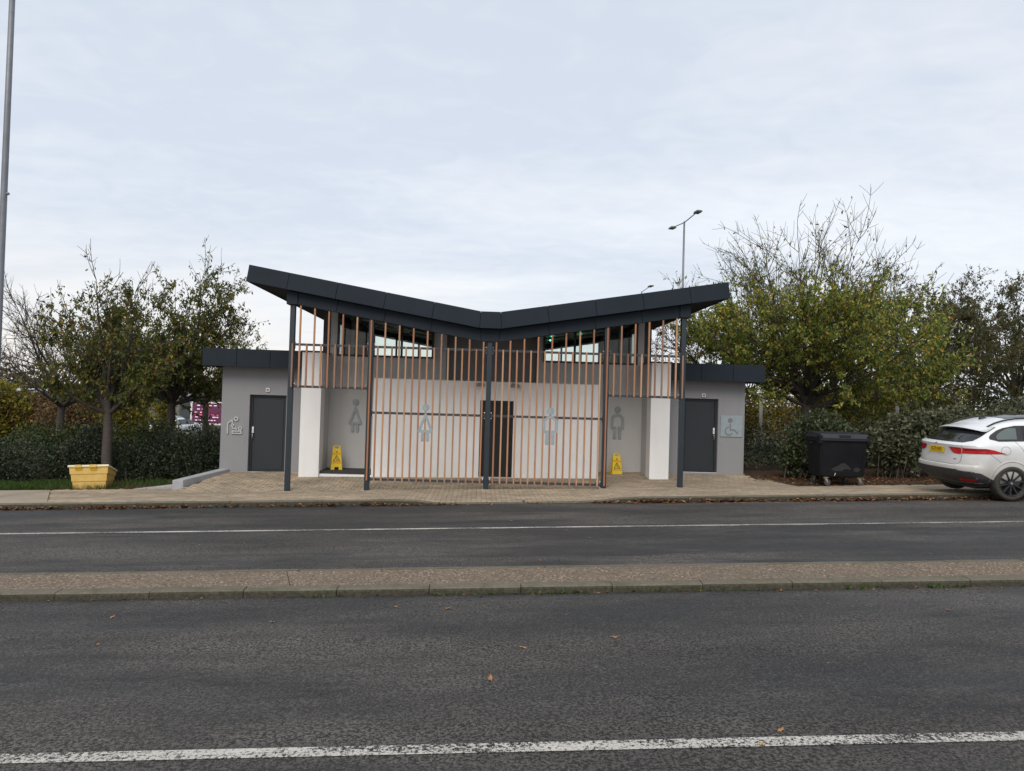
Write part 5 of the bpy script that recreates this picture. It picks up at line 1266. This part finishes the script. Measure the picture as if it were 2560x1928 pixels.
# farther bushes
def bush(label, x, y, r_, h, m_, seed, n=5000, leaf=.16):
    rng = random.Random(seed); L = [(rng.uniform(-.6, .6)*r_, rng.uniform(-.4, .4)*r_, h*rng.uniform(.4, .6), r_*rng.uniform(.5, .8), r_*rng.uniform(.4, .6), h*rng.uniform(.42, .6)) for _ in range(5)]
    shrub('bush', label, (x, y, gz(x, y)), seed, L, n, leaf, m_, 'bush', None, 10, (.5, 1.1))
bush('yellow green bush seen below the big tree beside the block', 11.0, 13.5, 2.4, 2.7, 'leaf_gorse', 71)
bush('yellow bush behind the grey green shrub and the tree trunks', 15.4, 14.5, 2.8, 3.0, 'leaf_gorse', 72, 6000)
bush('yellow green bush above the parked car at the right', 19.6, 15.5, 2.6, 3.2, 'leaf_gorse', 73, 6000)
bush('dull green bush at the far right behind the car', 24.5, 17.5, 3.2, 3.4, 'leaf_hedge_green', 74, 6000)
bush('yellow leaved bush seen between the left tree trunks', -16.3, 17.5, 1.3, 2.9, 'leaf_yellow', 75, 4000)
bush('yellowing bush behind the small tree near the lit screen', -15.9, 20.5, .6, 2.6, 'leaf_yellow', 76, 2500)
bush('bright yellow green tree crown low at the left edge', -31.6, 33, 2.6, 4.4, 'leaf_yellow', 77, 9000, .24)
bush('brown thicket behind the nearly bare tree', -29.6, 34, 3.0, 3.3, 'leaf_brown', 78, 7000, .2)
bush('brown autumn thicket behind the ringed tree trunk', -25.0, 31, 2.8, 3.0, 'leaf_brown', 79, 7000, .2)
bush('olive brown bush right of the brown thickets at the left', -28.0, 40, 3.4, 3.8, 'leaf_far', 80, 6000, .24)

# far woodland belt and hill
def far_wood():
    rng = np.random.default_rng(90); P, D, S = [], [], []
    for i in range(150):
        x = rng.uniform(-330, 330); y = rng.uniform(150, 330); h = rng.uniform(7, 13)
        base = -6 + (y-150)*.035*(1 if x < 0 else .6)
        k = 260; d = rng.normal(size=(k, 3)); d /= np.linalg.norm(d, axis=1)[:, None]
        P.append(np.array([x, y, base+h*.42])+d*np.array([h*.75, h*.5, h*.55])*rng.uniform(.6, 1.05, (k, 1))); D.append(rng.normal(size=(k, 3))); S.append(rng.uniform(.9, 1.9, k))
    V, F = leaf_geo(rng, np.concatenate(P), np.concatenate(D), np.concatenate(S), .8)
    me = np_mesh('far_woodland', V, F); me.materials.append(MAT['leaf_far']); tag(link(bpy.data.objects.new('far_woodland', me)), 'dull brown woodland on the distant rise', 'woodland', kind='stuff')
far_wood()
hx_ = np.linspace(-900, 900, 46); hy_ = [130, 170, 220, 280, 350, 450, 700]
hz_ = [-9, -7.5, -6, -3.5, 0, 1.5, 2.0]
rng = np.random.default_rng(3); V = [(x, y, z+1.2*math.sin(x*.011+y*.01)+.8*math.sin(x*.031)) for y, z in zip(hy_, hz_) for x in hx_]
k = len(hx_); me = np_mesh('hill', V, [(j*k+i, j*k+i+1, (j+1)*k+i+1, (j+1)*k+i) for j in range(len(hy_)-1) for i in range(k-1)]); me.materials.append(MAT['ground']); tag(link(bpy.data.objects.new('hill', me)), kind='structure')
# long low shed far to the left
T = thing('industrial_shed', 'long low pale roofed shed far behind the bare tree', 'building', (-76, 128, -3))
MB().box(-90, -58, 128, 142, -6, .9).build('wall', 'far_wall', T); MB().hexa([(-91, 127, .9), (-57, 127, .9), (-57, 143, .9), (-91, 143, .9), (-91, 133, 1.6), (-57, 133, 1.6), (-57, 137, 1.6), (-91, 137, 1.6)]).build('roof', 'far_roof', T)
for i in range(9): MB().box(-88+i*3.4, -86.2+i*3.4, 127.9, 127.99, -1.3, -.1).build('window', 'car_glass', T)

# ------------------------------------------------------------------ lamp columns, screen, poles, distant cars
def column(name, label, x, y, h, r0, r1, heads, zb=None, az=0.0):
    zb = gz(x, y) if zb is None else zb; T = thing(name, label, 'lamp post', (x, y, zb))
    MB().tube([(x, y, zb-.2), (x, y, zb+1.2), (x, y, zb+1.25), (x, y, zb+h*.6), (x, y, zb+h)], [r0*1.25, r0*1.2, r0, (r0+r1)/2, r1], 14).build('column', 'lamp_steel', T, smooth=True)
    for dx, dy, dz, L in heads:
        ex, ey, ez = x+dx*.8, y+dy*.8, zb+h+dz*.8
        a = MB().tube([(x, y, zb+h-.06), (ex, ey, ez)], r1*.55, 8).build('arm', 'lamp_steel', T)
        hx, hy = x+dx, y+dy; hz = zb+h+dz; ux, uy = dx/math.hypot(dx, dy), dy/math.hypot(dx, dy); w = L*.32; sl = dz/math.hypot(dx, dy)
        def Q(a_, b_, c_): return (ex+ux*a_-uy*b_, ey+uy*a_+ux*b_, ez+sl*a_*.55+c_)
        hd = MB().hexa([Q(0, -w, -.05), Q(L, -w, -.05), Q(L, w, -.05), Q(0, w, -.05), Q(.04, -w*.9, .06), Q(L-.05, -w*.9, .05), Q(L-.05, w*.9, .05), Q(.04, w*.9, .06)]).build('lamp_head', 'lamp_head', T, bevel=.015)
        MB().hexa([Q(L*.3, -w*.75, -.056), Q(L*.92, -w*.75, -.056), Q(L*.92, w*.75, -.056), Q(L*.3, w*.75, -.056), Q(L*.3, -w*.75, -.05), Q(L*.92, -w*.75, -.05), Q(L*.92, w*.75, -.05), Q(L*.3, w*.75, -.05)]).build('lens', 'lamp_lens', hd)
    return T
lc = column('lamp_column', 'tall grey lamp column cut off by the left edge', -10.555, -1.0, 13.0, .074, .052, [(.9, -.1, .3, .6)], pave_z(-10.55, -1.0))
MB().tube([(-10.555, -1.0, 6.22), (-10.45, -1.0, 6.22)], .03, 8).build('cable_eye', 'lamp_steel', lc)
column('lamp_column', 'tall lamp column with two flat heads rising above the right roof', 11.08, 24.07, 12.504-gz(11.08, 24.07), .075, .052, [(.34, -1.6, .2, .5), (-.28, 1.7, .0, .5)])
column('lamp_column', 'distant lamp head just showing above the right roof edge', 14.75, 51.9, 12.7-gz(14.75, 51.9), .09, .055, [(.5, -1.7, .3, .6)])
for x, y, h, lb in ((-16.72, 18.45, 4.3, 'pale pole among the yellow bushes between the left trunks'), (11.17, 12.2, 2.9, 'pale pole at the right end of the block among bushes'), (16.7, 12.0, 3.0, 'pale pole behind the gap between the right hand shrubs')):
    T = thing('pole', lb, 'pole', (x, y, gz(x, y))); MB().tube([(x, y, gz(x, y)-.2), (x, y, gz(x, y)+h)], [.075, .06], 10).build('shaft', 'sill_pale', T, smooth=True); MB().lathe_y([(0, 0), (.01, 0)], (x, y, gz(x, y)+h), 4); MB().tube([(x, y, gz(x, y)+h), (x, y, gz(x, y)+h+.03)], [.066, .04], 10).build('cap', 'lamp_steel', T)
# lit display screen behind the left hedge
T = thing('display_screen', 'purple lit display screen with pink text behind the left trees', 'screen', (-22.2, 43.7, -1.9))
x0, x1, z0, z1 = -23.45, -21.1, -.50, 1.10
MB().box(x0-.16, x1+.16, 43.72, 43.95, z0-.16, z1+.12).build('frame', 'white_plastic', T, bevel=.02)
sc2 = MB().box(x0, x1, 43.70, 43.715, z0, z1).build('display', 'screen_purple', T)
rr = random.Random(6)
for i, zz_ in enumerate((.92, .62, .36, .16, -.02, -.28)):
    m = MB(); xx = x0+.15+rr.uniform(0, .3)
    while xx < x1-.35 - (.9 if i in (1, 2) else 0):
        w = rr.uniform(.08, .26); m.box(xx, xx+w, 43.69, 43.698, zz_-.035, zz_+.04); xx += w+rr.uniform(.06, .3)
    m.build('text_row', 'screen_text' if i != 3 else 'screen_red', sc2)
for s in (-1, 1): MB().box(-22.2+s*.8-.08, -22.2+s*.8+.08, 43.75, 43.9, -3.2, -.66).build('leg', 'lamp_steel', T)
for x, y, rz, lb in ((-19.4, 27.6, R(84), 'distant parked white car behind the hedge left of the lit screen'),):
    c = copy_tree(CAR, None, (x, y, gz(x, y)+.0), (0, 0, rz)); tag(c, lb, 'car')

# ------------------------------------------------------------------ grass, litter, fallen leaves, weeds
def blades(name, label, pts, h, mat, seed, cat='grass'):
    rng = np.random.default_rng(seed); P = np.array(pts); n = len(P); D = rng.normal(size=(n, 3))*np.array([.45, .45, .1])+np.array([0, 0, 1]); S = rng.uniform(.5, 1.3, n)*h
    V, F = leaf_geo(rng, P, D, S, .09, .05); me = np_mesh(name, V, F); me.materials.append(MAT[mat]); tag(link(bpy.data.objects.new(name, me)), label, cat, kind='stuff')
rng = np.random.default_rng(12); P = []
while len(P) < 15000:
    x = rng.uniform(-14.5, -7.5); y = rng.uniform(.62, 2.3)
    dens = 1.0 if x < -9.7 else .30 if (x > -9.0 and y > 1.2) else .14
    if -8.4 < x and y < 1.75 and x > -8.35+.5*(y-.6): continue
    if y < .66+.06*math.sin(x*5)+.05*math.sin(x*13): continue
    if rng.uniform() < dens*(.6+.4*math.sin(x*3+y*4)): P.append((x, y, .034*x-.01))
blades('grass', 'short green verge grass between pavement and left shrubs', P, .13, 'grass', 13)
def scatter(name, label, pts, size, mat, seed, flat=.25, cat='leaves'):
    rng = np.random.default_rng(seed); P = np.array(pts); n = len(P); a = rng.uniform(0, 6.283, n)
    D = np.stack([np.cos(a), np.sin(a), rng.normal(size=n)*flat], 1); S = rng.uniform(.5, 1.25, n)*size
    r_ = np.stack([rng.normal(size=n)*flat, rng.normal(size=n)*flat, np.ones(n)], 1); D /= np.linalg.norm(D, axis=1)[:, None]
    side = np.cross(D, r_); side /= np.linalg.norm(side, axis=1)[:, None]; S_ = S[:, None]; mid = P+D*S_*.5; nor = np.array([[0, 0, 1.]])
    V = np.stack([P, mid+side*S_*.3+nor*S_*.12, P+D*S_, mid-side*S_*.3+nor*S_*.12], 1).reshape(-1, 3); b = np.arange(n)*4
    F = np.stack([np.stack([b, b+1, b+2], 1), np.stack([b, b+2, b+3], 1)], 1).reshape(-1, 3)
    me = np_mesh(name, V, F); me.materials.append(MAT[mat]); tag(link(bpy.data.objects.new(name, me)), label, cat, kind='stuff')
rng = np.random.default_rng(15); P = []
while len(P) < 3600:
    x = rng.uniform(-14, 15); w = .25+.75*abs(math.sin(x*.9+1))*abs(math.sin(x*2.3)); 
    if x < -6.5: w *= .8
    elif x < -.6: w *= .45
    elif x < 2.2: w = .03
    else: w *= 1.2
    if rng.uniform() > w: continue
    y = kerb_y(x)-abs(rng.normal())*.065-.01; P.append((x, y, road_z(x, y)+rng.uniform(.003, .045)))
scatter('leaf_litter', 'brown fallen leaves heaped in the gutter along the far kerb', P, .085, 'litter', 16)
P = []
while len(P) < 2000:
    x = rng.uniform(6.95, 15); y = rng.uniform(.1, 2.2)
    if x < 7.6 and y < 2.35-(x-6.9)*3.9+.1: continue
    P.append((x, y+.02, 0.034*x+.004+rng.uniform(0, .02)))
scatter('leaf_litter', 'brown leaf litter on the soil under the right hand shrubs', P, .075, 'litter', 17)
P = [(rng.uniform(-14, -7.5), rng.uniform(.6, .95), 0) for _ in range(320)]; P = [(x, y, .034*x+.015) for x, y, z in P if x > -9.2 or rng.uniform() < .4]
scatter('leaf_litter', 'scattered brown leaves along the edge of the left verge', P, .06, 'litter', 18)
P = [(x, island_y(x)-abs(rng.normal())*.05-.01, 0) for x in rng.uniform(-6, 7, 130)]; P = [(x, y, road_z(x, y)+.006) for x, y, z in P]
scatter('leaf_litter', 'sparse brown leaf scraps in the gutter of the traffic island', P, .04, 'litter', 19)
P = []
for x in list(rng.uniform(-1.9, -1.4, 20)) + list(rng.uniform(-.6, .7, 40)) + list(rng.uniform(.55, .95, 30)) + list(rng.uniform(1.3, 2.9, 46)) + list(rng.uniform(3.5, 4.0, 30)) + list(rng.uniform(4.4, 4.8, 40)):
    y = island_y(x)-.004-abs(rng.normal())*.02; P.append((x, y, road_z(x, y)+.004))
rg = np.random.default_rng(20); P = np.array(P); D = rg.normal(size=P.shape)*np.array([1, .6, .3])+np.array([0, -.3, .6]); V, F = leaf_geo(rg, P, D, rg.uniform(.02, .05, len(P)), .6)
me = np_mesh('weeds', V, F); me.materials.append(MAT['grass']); tag(link(bpy.data.objects.new('weeds', me)), 'small green weeds growing at the foot of the island kerb', 'weeds', kind='stuff')
# single fallen leaves lying on the road (lobed, curled)
def leaf_mesh(seed):
    rg = random.Random(seed); n = 11; V = [(0, 0, .004)]
    for i in range(n):
        a = 2*math.pi*i/n; r_ = (.5 if i % 2 else .95)*rg.uniform(.75, 1.1)*(1.25 if i == 0 else 1); V.append((r_*math.cos(a)*.05, r_*math.sin(a)*.038, .004+.022*rg.random()*r_))
    me = bpy.data.meshes.new('fallen_leaf'); me.from_pydata(V, [], [(0, 1+i, 1+(i+1) % n) for i in range(n)]); me.materials.append(MAT['leaf_fallen']); return me
LM = [leaf_mesh(i) for i in range(5)]
LV = [(1120, 1523, 1.0), (1226, 1699, 1.15), (1533, 1595, .9), (1305, 1620, .9), (1953, 1828, .9), (2370, 1527, .9), (1955, 1478, 1.1), (680, 1557, 1.0), (245, 1613, .7), (1278, 1303, .9), (1417, 1327, .8), (1474, 1346, 1.1), (1350, 1402, .9), (1540, 1340, .7), (668, 1283, .8), (498, 1364, .7),
      (838, 1375, .9), (970, 1335, .7), (1965, 1380, .7), (2400, 1262, .9), (2480, 1415, .8), (280, 1545, .9), (990, 1519, .8), (1140, 1480, .7), (2070, 1510, .6), (1970, 1380, .6), (2325, 1385, .7), (1905, 1864, .8)]
rr = random.Random(30); Cc = cam_o.matrix_world.translation
for i, (ux, uy, s) in enumerate(LV):
    rd = fw+(ux-1280)/1850*r2-(uy-964)/1850*u2; t_ = (-0.049+.036*Cc.x-.0216*Cc.y-Cc.z)/(rd.z-.036*rd.x+.0216*rd.y); p = Cc+rd*t_
    o = bpy.data.objects.new('fallen_leaf', LM[i % 5]); link(o); o.location = (p.x, p.y, road_z(p.x, p.y)+.003); o.rotation_euler = (rr.uniform(-.2, .2), rr.uniform(-.2, .2), rr.uniform(0, 6.28)); o.scale = (s*.68, s*.68, s*.68)
    tag(o, 'single dry fallen leaf lying on the dark asphalt', 'leaf', 'fallen leaves scattered on the road')
